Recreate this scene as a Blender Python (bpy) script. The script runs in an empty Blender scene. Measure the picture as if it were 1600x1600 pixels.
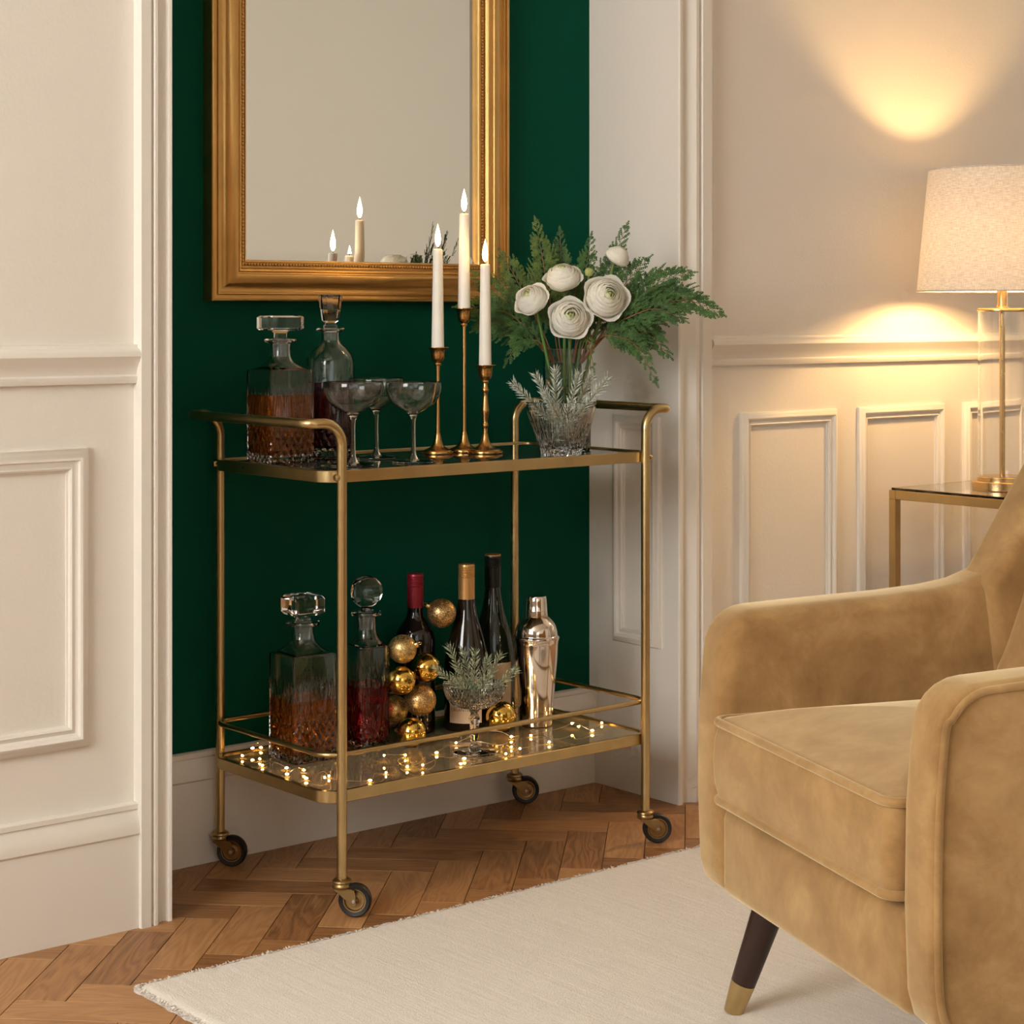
import bpy, bmesh, math, random
from mathutils import Vector, Matrix
random.seed(7)
PI = math.pi
S = bpy.context.scene
COL = S.collection

# ------------------------------------------------------------------ camera
# World: X runs along the panelled wall, Y into it, Z up; the back right corner of the alcove is near the origin.
YAW = math.radians(39.8)
RV = Vector((math.cos(YAW), -math.sin(YAW), 0))     # camera right
VV = Vector((math.sin(YAW), math.cos(YAW), 0))      # camera forward
cam_d = bpy.data.cameras.new('camera')
cam = bpy.data.objects.new('camera', cam_d); COL.objects.link(cam)
cam.location = (-2.9292, -3.2153, 1.05)
cam.rotation_euler = (PI / 2, 0, -YAW)
cam_d.sensor_width = 36; cam_d.lens = 36 * 3050 / 1600
cam_d.shift_y = -(800 - 487) / 1600
cam_d.clip_start = 0.05
S.camera = cam

# ------------------------------------------------------------------ world, light, exposure
w = bpy.data.worlds.new('world'); S.world = w; w.use_nodes = True
w.node_tree.nodes['Background'].inputs[0].default_value = (0.8, 0.86, 1.0, 1)
w.node_tree.nodes['Background'].inputs[1].default_value = 0.25
S.view_settings.view_transform = 'Standard'
S.view_settings.look = 'None'
S.view_settings.gamma = 1.0
S.view_settings.use_curve_mapping = False
S.view_settings.exposure = 0.05
S.cycles.use_denoising = True
S.cycles.max_bounces = 9
S.cycles.diffuse_bounces = 4
S.cycles.transmission_bounces = 10
S.cycles.glossy_bounces = 5
S.cycles.use_adaptive_sampling = True
S.cycles.adaptive_threshold = 0.08
S.cycles.adaptive_min_samples = 14
S.cycles.transparent_max_bounces = 12
S.cycles.blur_glossy = 0.6
S.cycles.sample_clamp_indirect = 4.0

def area_light(name, loc, rot, sx, sy, power, color):
    d = bpy.data.lights.new(name, 'AREA'); d.shape = 'RECTANGLE'; d.size = sx; d.size_y = sy
    d.energy = power; d.color = color
    o = bpy.data.objects.new(name, d); COL.objects.link(o); o.location = loc; o.rotation_euler = rot
    return o
# unseen lights: left window daylight, weak rear window fill, added fill without a window
area_light('window_daylight', (-4.56, -1.70, 1.92), (0, -PI / 2, 0), 1.45, 1.50, 99, (1.0, 0.985, 0.95))
area_light('window_daylight', (-3.15, -4.66, 1.72), (PI / 2, 0, 0), 1.55, 1.45, 4, (1.0, 0.985, 0.95))
area_light('window_daylight', (2.85, -0.262, 1.72), (-PI / 2, 0, 0), 1.30, 1.45, 46, (1.0, 0.985, 0.95))  # added to brighten the rear wall for the mirror; no window here

# ------------------------------------------------------------------ helpers: nodes and materials
def setin(n, k, v):
    if k in n.inputs:
        n.inputs[k].default_value = v
def mat(name, col=(0.8, 0.8, 0.8), rough=0.5, metal=0.0, **kw):
    m = bpy.data.materials.new(name); m.use_nodes = True
    p = m.node_tree.nodes['Principled BSDF']
    p.inputs['Base Color'].default_value = (*col, 1)
    p.inputs['Roughness'].default_value = rough
    p.inputs['Metallic'].default_value = metal
    for k, v in kw.items():
        setin(p, k.replace('_', ' '), v)
    return m
class N:
    """small wrapper to write node graphs"""
    def __init__(s, m):
        s.t = m.node_tree; s.p = s.t.nodes['Principled BSDF']
    def new(s, typ, ins=None, **props):
        n = s.t.nodes.new(typ)
        for k, v in props.items(): setattr(n, k, v)
        for k, v in (ins or {}).items():
            if isinstance(v, bpy.types.NodeSocket): s.t.links.new(v, n.inputs[k])
            else: n.inputs[k].default_value = v
        return n
    def math(s, op, a, b=0.0, c=None):
        ins = {0: a, 1: b}
        if c is not None: ins[2] = c
        return s.new('ShaderNodeMath', ins, operation=op).outputs[0]
    def coord(s, out='Object', scale=(1, 1, 1), loc=None):
        c = s.new('ShaderNodeTexCoord').outputs[out]
        ins = {0: c, 3: scale}
        if loc is not None: ins[1] = loc
        return s.new('ShaderNodeMapping', ins).outputs[0]
    def noise(s, vec, scale=5, detail=3, rough=0.5, dist=0.0):
        return s.new('ShaderNodeTexNoise', {'Vector': vec, 'Scale': scale, 'Detail': detail, 'Roughness': rough, 'Distortion': dist}).outputs[0]
    def ramp(s, fac, stops):
        n = s.new('ShaderNodeValToRGB', {0: fac}); r = n.color_ramp
        while len(r.elements) < len(stops): r.elements.new(0.5)
        for e, (p, c) in zip(r.elements, stops):
            e.position = p; e.color = (*c, 1)
        return n.outputs[0]
    def color(s, sock): s.t.links.new(sock, s.p.inputs['Base Color'])
    def rough(s, sock): s.t.links.new(sock, s.p.inputs['Roughness'])
    def bump(s, h, strength=0.3, dist=0.001):
        b = s.new('ShaderNodeBump', {'Height': h, 'Strength': strength, 'Distance': dist}).outputs[0]
        s.t.links.new(b, s.p.inputs['Normal'])
    def sep(s, vec): return s.new('ShaderNodeSeparateXYZ', {0: vec}).outputs

def m_paint(name, col, rough=0.5, scale=60, strength=0.12):
    m = mat(name, col, rough); n = N(m)
    if strength: n.bump(n.noise(n.coord(), scale, 1, 0.6), strength, 0.002)
    return m
def m_metal(name, col, rough, var=0.1, bump=0.05, scale=40, stretch=(1, 1, 1)):
    m = mat(name, col, rough, 1.0); n = N(m); v = n.coord('Object', stretch)
    a = n.noise(v, scale, 3, 0.6)
    n.rough(n.math('MULTIPLY_ADD', a, var * 2, rough - var))
    n.color(n.ramp(n.noise(v, scale * 0.35, 3), [(0.3, tuple(c * 0.86 for c in col)), (0.7, col)]))
    if bump: n.bump(n.noise(v, scale * 6, 2), bump, 0.0005)
    return m

MAT = {}
MAT['paint'] = m_paint('cream_paint', (0.78, 0.735, 0.665), 0.45, 90, 0.10)
MAT['plaster'] = m_paint('cream_plaster', (0.78, 0.735, 0.665), 0.6, 140, 0.18)
MAT['rear'] = m_paint('greige_plaster', (0.84, 0.82, 0.74), 0.7, 60, 0)
MAT['green'] = m_paint('emerald_paint', (0.0009, 0.060, 0.034), 0.6, 70, 0.08)
setin(N(MAT['green']).p, 'Specular IOR Level', 0.06)
MAT['ceiling'] = m_paint('warm_ceiling_paint', (0.80, 0.75, 0.66), 0.8, 60, 0)
MAT['taupe'] = m_paint('taupe_plaster', (0.42, 0.38, 0.31), 0.7, 60, 0)
MAT['brass'] = m_metal('brushed_brass', (0.57, 0.43, 0.21), 0.30, 0.05, 0.03, 60)
MAT['darkbrass'] = m_metal('aged_brass', (0.42, 0.29, 0.13), 0.34, 0.08, 0.05, 60)
MAT['candlebrass'] = m_metal('antique_brass', (0.62, 0.36, 0.13), 0.24, 0.06, 0.08, 90)
MAT['lampbrass'] = m_metal('satin_brass', (0.78, 0.56, 0.28), 0.26, 0.05, 0.02, 60)
MAT['gilt'] = m_metal('gilt_wood', (0.66, 0.40, 0.14), 0.35, 0.10, 0.25, 35)
MAT['giltdark'] = m_metal('gilt_edge', (0.22, 0.13, 0.05), 0.5, 0.1, 0.2, 35)
MAT['mirror'] = mat('silvered_glass', (0.86, 0.86, 0.83), 0.0, 1.0)
MAT['smoked'] = mat('smoked_mirror_glass', (0.50, 0.40, 0.24), 0.05, 0.50)
MAT['topglass'] = mat('dark_shelf_glass', (0.20, 0.20, 0.16), 0.02, 0.8)
MAT['glass'] = mat('clear_glass', (1, 1, 1), 0.0, 0, Transmission_Weight=1.0, IOR=1.46)
MAT['thinglass'] = mat('fine_glass', (1, 1, 1), 0.0, 0, Transmission_Weight=1.0, IOR=1.42)
MAT['frostglass'] = mat('ground_glass', (1, 1, 1), 0.25, 0, Transmission_Weight=1.0, IOR=1.46)
MAT['rubber'] = mat('black_rubber', (0.012, 0.011, 0.010), 0.45)
MAT['steel'] = mat('steel_pin', (0.6, 0.58, 0.55), 0.3, 1.0)
MAT['silver'] = m_metal('polished_silver', (0.86, 0.77, 0.69), 0.09, 0.03, 0.0, 20)
MAT['wick'] = mat('charred_wick', (0.02, 0.015, 0.01), 0.9)
MAT['joint'] = mat('dark_floor_joint', (0.05, 0.025, 0.012), 0.9)
MAT['paper'] = m_paint('label_paper', (0.66, 0.52, 0.38), 0.8, 300, 0.15)
MAT['kraft'] = m_paint('kraft_label_paper', (0.52, 0.37, 0.21), 0.85, 400, 0.3)
MAT['ink'] = mat('label_ink', (0.10, 0.07, 0.05), 0.8)
MAT['greyink'] = mat('embossed_ink', (0.35, 0.33, 0.28), 0.6)
MAT['redcap'] = mat('red_foil', (0.22, 0.008, 0.018), 0.34, 0.35)
MAT['goldcap'] = mat('gold_foil', (0.62, 0.36, 0.13), 0.36, 0.75)
MAT['greencap'] = mat('black_green_foil', (0.008, 0.012, 0.008), 0.3, 0.3)
MAT['blackglass'] = mat('black_wine_glass', (0.006, 0.004, 0.004), 0.06, 0, Specular_IOR_Level=0.6)
MAT['brownglass'] = mat('brown_wine_glass', (0.012, 0.007, 0.003), 0.06, 0, Specular_IOR_Level=0.6)
MAT['greenglass'] = mat('olive_wine_glass', (0.008, 0.013, 0.004), 0.07, 0, Specular_IOR_Level=0.6)
MAT['wire'] = mat('silver_copper_wire', (0.75, 0.62, 0.42), 0.3, 1.0)
MAT['legwood'] = mat('dark_walnut', (0.028, 0.010, 0.006), 0.35)
MAT['bud'] = mat('green_bud', (0.36, 0.40, 0.13), 0.6)
MAT['stem'] = mat('flower_stem', (0.10, 0.19, 0.035), 0.5)
MAT['twig'] = mat('cedar_twig', (0.24, 0.10, 0.045), 0.7)
MAT['rosestem'] = mat('rosemary_stem', (0.22, 0.20, 0.12), 0.7)

def m_liquid(name, col, tr):
    return mat(name, col, 0.0, 0, Transmission_Weight=tr, IOR=1.2, Specular_IOR_Level=0.2)
MAT['whisky'] = m_liquid('amber_whisky', (0.80, 0.19, 0.010), 0.84)
MAT['port'] = m_liquid('deep_port', (0.28, 0.010, 0.04), 0.92)
MAT['redwine'] = m_liquid('ruby_wine', (0.62, 0.010, 0.022), 0.90)

def m_cut(name, zlow, zhigh, round_r=None, k=70.0):
    """glass with cut relief: diamonds at the foot and upright flutes above them"""
    m = mat(name, (1, 1, 1), 0.0, 0, Transmission_Weight=1.0, IOR=1.46); n = N(m)
    x, y, z = n.sep(n.coord())
    if round_r: h = n.math('MULTIPLY', n.math('ARCTAN2', y, x), round_r)
    else: h = n.math('ADD', x, y)
    def tri(s, f): return n.math('PINGPONG', n.math('MULTIPLY', s, f), 0.5)
    d1 = tri(n.math('ADD', h, n.math('MULTIPLY', z, 0.6)), k)
    d2 = tri(n.math('SUBTRACT', h, n.math('MULTIPLY', z, 0.6)), k)
    dia = n.math('MULTIPLY', n.math('MINIMUM', d1, d2), 2.0)
    fan = tri(n.math('ADD', h, n.math('MULTIPLY', n.math('SINE', n.math('MULTIPLY', h, 90)), n.math('MULTIPLY', z, 0.10))), k * 2.2)
    lowm = n.new('ShaderNodeMapRange', {0: z, 1: zlow, 2: zlow + 0.02, 3: 1.0, 4: 0.0}).outputs[0]
    tooth = n.math('MULTIPLY', tri(h, k * 1.1), 0.05)
    midm = n.new('ShaderNodeMapRange', {0: n.math('ADD', z, tooth), 1: zhigh - 0.012, 2: zhigh + 0.012, 3: 1.0, 4: 0.0}).outputs[0]
    a = n.math('MULTIPLY', dia, lowm)
    b = n.math('MULTIPLY', n.math('MULTIPLY', fan, midm), n.math('SUBTRACT', 1.0, lowm))
    n.bump(n.math('ADD', a, n.math('MULTIPLY', b, 0.7)), 0.8, 0.0035)
    return m
MAT['cutA'] = m_cut('cut_crystal', 0.055, 0.135)
MAT['cutB'] = m_cut('cut_crystal_round', 0.05, 0.15, 0.047)
MAT['cutC'] = m_cut('cut_crystal_deep', 0.075, 0.15)
MAT['cutD'] = m_cut('cut_crystal_fan', 0.03, 0.17)
MAT['cutcoupe'] = m_cut('cut_crystal_coupe', 0.135, 0.14, 0.06, 130)
MAT['cutbowl'] = m_cut('cut_crystal_bowl', 0.02, 0.075, 0.06, 90)

def m_wax():
    m = mat('ivory_wax', (0.90, 0.84, 0.76), 0.45, 0, Subsurface_Weight=0.5, Subsurface_Scale=0.02)
    setin(N(m).p, 'Subsurface Radius', (1.0, 0.6, 0.35)); return m
MAT['wax'] = m_wax()
def m_emit(name, col, strength):
    m = bpy.data.materials.new(name); m.use_nodes = True; t = m.node_tree
    t.nodes.clear(); e = t.nodes.new('ShaderNodeEmission'); o = t.nodes.new('ShaderNodeOutputMaterial')
    e.inputs[0].default_value = (*col, 1); e.inputs[1].default_value = strength
    t.links.new(e.outputs[0], o.inputs[0]); return m
MAT['flame'] = m_emit('candle_flame', (1.0, 0.60, 0.22), 26.0)
MAT['led'] = m_emit('warm_led', (1.0, 0.52, 0.13), 38.0)
MAT['lampbulb'] = m_emit('lamp_bulb', (1.0, 0.60, 0.24), 385.0)
MAT['sky'] = m_emit('window_sky', (0.9, 0.95, 1.0), 1.2)

def m_linen():
    m = bpy.data.materials.new('linen_shade'); m.use_nodes = True; t = m.node_tree; n = N(m)
    x, y, z = n.sep(n.coord())
    ang = n.math('MULTIPLY', n.math('ARCTAN2', y, x), 0.18)
    cv = n.new('ShaderNodeCombineXYZ', {0: n.math('MULTIPLY', ang, 60), 1: n.math('MULTIPLY', z, 600), 2: 0.0}).outputs[0]
    cv2 = n.new('ShaderNodeCombineXYZ', {0: n.math('MULTIPLY', ang, 700), 1: n.math('MULTIPLY', z, 60), 2: 0.0}).outputs[0]
    f = n.math('ADD', n.math('MULTIPLY', n.noise(cv, 1.0, 3), 0.6), n.math('MULTIPLY', n.noise(cv2, 1.0, 3), 0.4))
    c = n.ramp(f, [(0.32, (0.50, 0.42, 0.34)), (0.62, (0.80, 0.74, 0.66))])
    d = t.nodes.new('ShaderNodeBsdfDiffuse'); tr = t.nodes.new('ShaderNodeBsdfTranslucent'); mx = t.nodes.new('ShaderNodeMixShader')
    t.links.new(c, d.inputs[0]); t.links.new(c, tr.inputs[0]); mx.inputs[0].default_value = 0.05
    t.links.new(d.outputs[0], mx.inputs[1]); t.links.new(tr.outputs[0], mx.inputs[2])
    t.links.new(mx.outputs[0], t.nodes['Material Output'].inputs[0]); return m
MAT['linen'] = m_linen()

def m_leaf(name, c0, c1, scale=60, trans=0.0):
    m = mat(name, c0, 0.55); n = N(m)
    n.color(n.ramp(n.noise(n.coord(), scale, 2), [(0.35, c0), (0.65, c1)]))
    return m
MAT['cedar'] = m_leaf('cedar_leaf', (0.022, 0.070, 0.012), (0.065, 0.150, 0.030))
MAT['cedarlight'] = m_leaf('cedar_leaf_pale', (0.05, 0.100, 0.016), (0.115, 0.185, 0.035))  # candle glow put into the leaf colour: yellower copy, mostly for left sprigs
MAT['frosted'] = m_leaf('frosted_rosemary', (0.22, 0.27, 0.19), (0.66, 0.70, 0.62), 260)
MAT['rosemary'] = m_leaf('rosemary_leaf', (0.05, 0.11, 0.025), (0.58, 0.60, 0.42), 300)
def m_petal(name, col, f):
    m = bpy.data.materials.new(name); m.use_nodes = True; t = m.node_tree
    d = t.nodes['Principled BSDF']; d.inputs['Base Color'].default_value = (*col, 1); d.inputs['Roughness'].default_value = .6; d.inputs['Specular IOR Level'].default_value = .2
    tr = t.nodes.new('ShaderNodeBsdfTranslucent'); tr.inputs[0].default_value = (*col, 1)
    mx = t.nodes.new('ShaderNodeMixShader'); mx.inputs[0].default_value = f
    t.links.new(d.outputs[0], mx.inputs[1]); t.links.new(tr.outputs[0], mx.inputs[2]); t.links.new(mx.outputs[0], t.nodes['Material Output'].inputs[0])
    return m
MAT['petal'] = m_petal('white_petal', (0.97, 0.955, 0.88), .40)
MAT['petalgreen'] = m_petal('inner_petal', (0.84, 0.87, 0.62), .38)

def m_wood():
    m = mat('oak_plank', (0.3, 0.15, 0.07), 0.38); n = N(m)
    rnd = n.new('ShaderNodeObjectInfo').outputs['Random']
    off = n.new('ShaderNodeCombineXYZ', {0: n.math('MULTIPLY', rnd, 37.0), 1: n.math('MULTIPLY', rnd, 91.0), 2: n.math('MULTIPLY', rnd, 13.0)}).outputs[0]
    c = n.new('ShaderNodeTexCoord').outputs['Object']
    v = n.new('ShaderNodeMapping', {0: c, 1: off, 3: (2.2, 13.0, 4.0)}).outputs[0]
    big = n.noise(v, 1.3, 2, 0.5, 0.6)
    rings = n.math('PINGPONG', n.math('MULTIPLY', big, 11.0), 0.5)
    v2 = n.new('ShaderNodeMapping', {0: c, 1: off, 3: (9.0, 260.0, 20.0)}).outputs[0]
    fine = n.noise(v2, 1.0, 4, 0.65)
    g = n.math('ADD', n.math('MULTIPLY', rings, 0.50), n.math('MULTIPLY', fine, 0.80))
    tone = n.math('ADD', g, n.math('MULTIPLY_ADD', rnd, 0.48, -0.24))
    n.color(n.ramp(tone, [(0.20, (0.205, 0.088, 0.030)), (0.52, (0.370, 0.178, 0.066)), (0.88, (0.500, 0.265, 0.110))]))
    n.rough(n.math('MULTIPLY_ADD', fine, 0.2, 0.36))
    n.bump(fine, 0.18, 0.0008)
    return m
MAT['wood'] = m_wood()
def m_velvet():
    m = mat('gold_velvet', (0.42, 0.28, 0.14), 0.75, 0, Sheen_Weight=0.85, Sheen_Roughness=0.50)
    n = N(m); setin(n.p, 'Sheen Tint', (1.0, 0.83, 0.53, 1)); setin(n.p, 'Specular IOR Level', 0.2)
    v = n.coord()
    a = n.noise(v, 7.5, 5, 0.68, 0.25)
    n.color(n.ramp(a, [(0.30, (0.225, 0.115, 0.036)), (0.50, (0.345, 0.195, 0.070)), (0.70, (0.480, 0.300, 0.125))]))
    n.bump(n.noise(v, 900, 2), 0.15, 0.0006)
    return m
MAT['velvet'] = m_velvet()
def m_rug():
    m = mat('ivory_wool', (0.7, 0.64, 0.57), 0.95, 0, Sheen_Weight=0.3); n = N(m)
    v = n.coord('Object', (150, 5, 1)); a = n.noise(v, 1.0, 3, 0.6)
    b = n.noise(n.coord('Object', (1, 1, 1)), 420, 3, 0.7)
    s = n.math('ADD', n.math('MULTIPLY', a, 0.42), n.math('MULTIPLY', b, 0.7))
    n.color(n.ramp(s, [(0.36, (0.74, 0.67, 0.58)), (0.72, (0.93, 0.87, 0.79))]))
    n.bump(s, 0.9, 0.004); return m
MAT['rug'] = m_rug()
def m_glitter(name, c0, c1):
    m = mat(name, c0, 0.4, 1.0); n = N(m)
    vo = n.new('ShaderNodeTexVoronoi', {'Vector': n.coord(), 'Scale': 800.0})
    g = n.new('ShaderNodeSeparateColor', {0: vo.outputs['Color']}).outputs
    n.color(n.ramp(g[0], [(0.2, c0), (0.9, c1)]))
    n.rough(n.math('MULTIPLY_ADD', g[1], 0.4, 0.2)); n.bump(g[2], 1.0, 0.0016)
    return m
MAT['glitter'] = m_glitter('gold_glitter', (0.36, 0.20, 0.07), (0.85, 0.60, 0.28))
MAT['glitterpale'] = m_glitter('pale_gold_glitter', (0.50, 0.33, 0.12), (0.88, 0.66, 0.30))
MAT['goldball'] = mat('mirror_gold', (0.80, 0.52, 0.12), 0.07, 1.0)
MAT['goldcapsmall'] = mat('gold_hanger', (0.80, 0.58, 0.25), 0.25, 1.0)

# ------------------------------------------------------------------ helpers: meshes and objects
def link(o, parent=None):
    COL.objects.link(o)
    if parent is not None: o.parent = parent
    return o
def obj(name, geo, m, parent=None, smooth=True, angle=38, loc=None, rotz=None, kind=None):
    verts, faces = geo
    me = bpy.data.meshes.new(name); me.from_pydata([tuple(v) for v in verts], [], [tuple(f) for f in faces])
    me.update()
    bm = bmesh.new(); bm.from_mesh(me); bmesh.ops.recalc_face_normals(bm, faces=bm.faces); bm.to_mesh(me); bm.free()
    if smooth:
        me.polygons.foreach_set('use_smooth', [True] * len(me.polygons))
        me.set_sharp_from_angle(angle=math.radians(angle))
    me.materials.append(MAT[m] if isinstance(m, str) else m)
    o = bpy.data.objects.new(name, me); link(o, parent)
    if loc is not None: o.location = loc
    if rotz is not None: o.rotation_euler = (0, 0, rotz)
    if kind: o['kind'] = kind
    return o
def copy_of(o, parent, loc=None, rot=None):
    c = o.copy(); link(c); c.parent = parent
    if loc is not None: c.location = loc
    if rot is not None: c.rotation_euler = rot
    return c
def tag(o, label, cat, group=None, kind=None):
    o['label'] = label; o['category'] = cat
    if group: o['group'] = group
    if kind: o['kind'] = kind
    return o
def thing(name, label, cat, loc=(0, 0, 0), rotz=0, group=None):
    o = bpy.data.objects.new(name, None); link(o); o.empty_display_size = 0.02
    o.location = loc; o.rotation_euler = (0, 0, rotz)
    return tag(o, label, cat, group)
def struct(name, geo, m, label, cat, smooth=False):
    o = obj(name, geo, m, None, smooth); tag(o, label, cat, None, 'structure'); return o

def join(*geos):
    V, F = [], []
    for v, f in geos:
        b = len(V); V += list(v); F += [tuple(i + b for i in q) for q in f]
    return V, F
def xf(geo, M):
    return [M @ Vector(v) for v in geo[0]], geo[1]
def move(geo, d):
    d = Vector(d); return [Vector(v) + d for v in geo[0]], geo[1]
def box(x0, x1, y0, y1, z0, z1):
    v = [(x0, y0, z0), (x1, y0, z0), (x1, y1, z0), (x0, y1, z0), (x0, y0, z1), (x1, y0, z1), (x1, y1, z1), (x0, y1, z1)]
    return v, [(0, 3, 2, 1), (4, 5, 6, 7), (0, 1, 5, 4), (1, 2, 6, 5), (2, 3, 7, 6), (3, 0, 4, 7)]
def bevel_box(x0, x1, y0, y1, z0, z1, b=0.003, seg=2):
    return bevelled(box(x0, x1, y0, y1, z0, z1), b, seg)
def bevelled(geo, b, seg=3, edge_filter=None):
    bm = bmesh.new(); vs = [bm.verts.new(v) for v in geo[0]]
    for f in geo[1]: bm.faces.new([vs[i] for i in f])
    bmesh.ops.recalc_face_normals(bm, faces=bm.faces)
    es = [e for e in bm.edges if edge_filter is None or edge_filter(e)]
    bmesh.ops.bevel(bm, geom=es, offset=b, segments=seg, profile=0.5, affect='EDGES', clamp_overlap=True)
    bm.verts.index_update()
    out = [v.co.copy() for v in bm.verts], [tuple(v.index for v in f.verts) for f in bm.faces]
    bm.free(); return out
def lathe(prof, n=48):
    """prof: (r, z) points; r = 0 closes on the axis"""
    V, F, rings = [], [], []
    for r, z in prof:
        if r < 1e-6: rings.append([len(V)]); V.append((0, 0, z))
        else:
            rings.append(list(range(len(V), len(V) + n)))
            V += [(r * math.cos(2 * PI * i / n), r * math.sin(2 * PI * i / n), z) for i in range(n)]
    for a, b in zip(rings, rings[1:]):
        if len(a) == 1 and len(b) == 1: continue
        for i in range(n):
            j = (i + 1) % n
            if len(a) == 1: F.append((a[0], b[j], b[i]))
            elif len(b) == 1: F.append((a[i], a[j], b[0]))
            else: F.append((a[i], a[j], b[j], b[i]))
    return V, F
def smoothprof(pts, sub=6):
    """Catmull-Rom through (r, z) points"""
    out = []
    for i in range(len(pts) - 1):
        p0 = pts[max(i - 1, 0)]; p1 = pts[i]; p2 = pts[i + 1]; p3 = pts[min(i + 2, len(pts) - 1)]
        for k in range(sub):
            t = k / sub; t2 = t * t; t3 = t2 * t
            out.append(tuple(max(0, 0.5 * (2 * p1[c] + (p2[c] - p0[c]) * t + (2 * p0[c] - 5 * p1[c] + 4 * p2[c] - p3[c]) * t2 + (3 * p1[c] - p0[c] - 3 * p2[c] + p3[c]) * t3)) if c == 0 else
                             0.5 * (2 * p1[c] + (p2[c] - p0[c]) * t + (2 * p0[c] - 5 * p1[c] + 4 * p2[c] - p3[c]) * t2 + (3 * p1[c] - p0[c] - 3 * p2[c] + p3[c]) * t3) for c in (0, 1)))
    out.append(pts[-1]); return out
def catmull(P, sub=6):
    P = [Vector(p) for p in P]; out = []
    for i in range(len(P) - 1):
        p0 = P[max(i - 1, 0)]; p1 = P[i]; p2 = P[i + 1]; p3 = P[min(i + 2, len(P) - 1)]
        for k in range(sub):
            t = k / sub
            out.append(0.5 * (2 * p1 + (p2 - p0) * t + (2 * p0 - 5 * p1 + 4 * p2 - p3) * t * t + (3 * p1 - p0 - 3 * p2 + p3) * t ** 3))
    out.append(P[-1]); return out
def fillet(P, R, seg=8):
    """round the inner corners of a polyline; R one radius per inner corner"""
    P = [Vector(p) for p in P]; out = [P[0]]
    for i in range(1, len(P) - 1):
        a = (P[i - 1] - P[i]).normalized(); b = (P[i + 1] - P[i]).normalized(); r = R[i - 1]
        ang = a.angle(b); d = r / math.tan(ang / 2)
        t0 = P[i] + a * d; bis = (a + b).normalized(); c = P[i] + bis * (r / math.sin(ang / 2))
        u = t0 - c; wv = (P[i] + b * d) - c; th = u.angle(wv)
        for k in range(seg + 1):
            t = k / seg
            out.append(c + (u * math.sin((1 - t) * th) + wv * math.sin(t * th)) / math.sin(th))
    out.append(P[-1]); return out
def sweep(path, section, closed=False, up0=None, scale=None):
    """section: list of (a, b) in the frame (normal, binormal); parallel transport"""
    P = [Vector(p) for p in path]; n = len(P); m = len(section)
    T = []
    for i in range(n):
        a = P[(i - 1) % n] if (closed or i > 0) else P[i]
        b = P[(i + 1) % n] if (closed or i < n - 1) else P[i]
        T.append((b - a).normalized())
    up = Vector(up0) if up0 is not None else (Vector((0, 0, 1)) if abs(T[0].z) < 0.9 else Vector((1, 0, 0)))
    nrm = (up - T[0] * up.dot(T[0])).normalized()
    V, F = [], []
    for i in range(n):
        if i > 0:
            q = T[i - 1].rotation_difference(T[i]); nrm = q @ nrm
            nrm = (nrm - T[i] * nrm.dot(T[i])).normalized()
        if up0 is not None: nrm = (Vector(up0) - T[i] * Vector(up0).dot(T[i])).normalized()
        bn = T[i].cross(nrm); s = 1 if scale is None else scale[i]
        V += [P[i] + nrm * (a * s) + bn * (b * s) for a, b in section]
    for i in range(n if closed else n - 1):
        for k in range(m):
            a = i * m; b = ((i + 1) % n) * m
            F.append((a + k, a + (k + 1) % m, b + (k + 1) % m, b + k))
    if not closed:
        F.append(tuple(range(m - 1, -1, -1))); F.append(tuple((n - 1) * m + k for k in range(m)))
    return V, F
def tube(path, r, n=12, closed=False, scale=None):
    return sweep(path, [(r * math.cos(2 * PI * k / n), r * math.sin(2 * PI * k / n)) for k in range(n)], closed, None, scale)
def rrect(hx, hy, rc, z=0.0, seg=6):
    """rounded rectangle ring, counter-clockwise"""
    out = []
    for cx, cy, a0 in ((hx - rc, hy - rc, 0), (-hx + rc, hy - rc, 90), (-hx + rc, -hy + rc, 180), (hx - rc, -hy + rc, 270)):
        for k in range(seg + 1):
            a = math.radians(a0 + 90 * k / seg); out.append((cx + rc * math.cos(a), cy + rc * math.sin(a), z))
    return out
def circ_like(r, z, seg=6):
    out = []
    for a0 in (0, 90, 180, 270):
        for k in range(seg + 1):
            a = math.radians(a0 + 90 * k / seg); out.append((r * math.cos(a), r * math.sin(a), z))
    return out
def loft(rings, cap0=True, cap1=True):
    m = len(rings[0]); V = [v for r in rings for v in r]; F = []
    for i in range(len(rings) - 1):
        for k in range(m):
            F.append((i * m + k, i * m + (k + 1) % m, (i + 1) * m + (k + 1) % m, (i + 1) * m + k))
    if cap0: F.append(tuple(range(m - 1, -1, -1)))
    if cap1: F.append(tuple((len(rings) - 1) * m + k for k in range(m)))
    return V, F
def sphere(r, c=(0, 0, 0), nu=24, nv=16):
    return move(lathe([(r * math.sin(PI * i / nv), -r * math.cos(PI * i / nv)) for i in range(nv + 1)], nu), c)
def extrude_poly(poly, y0, y1):
    """poly in (x, z); extruded along y"""
    n = len(poly)
    V = [(x, y0, z) for x, z in poly] + [(x, y1, z) for x, z in poly]
    F = [tuple(range(n)), tuple(range(2 * n - 1, n - 1, -1))] + [(i, (i + 1) % n, (i + 1) % n + n, i + n) for i in range(n)]
    return V, F
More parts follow.
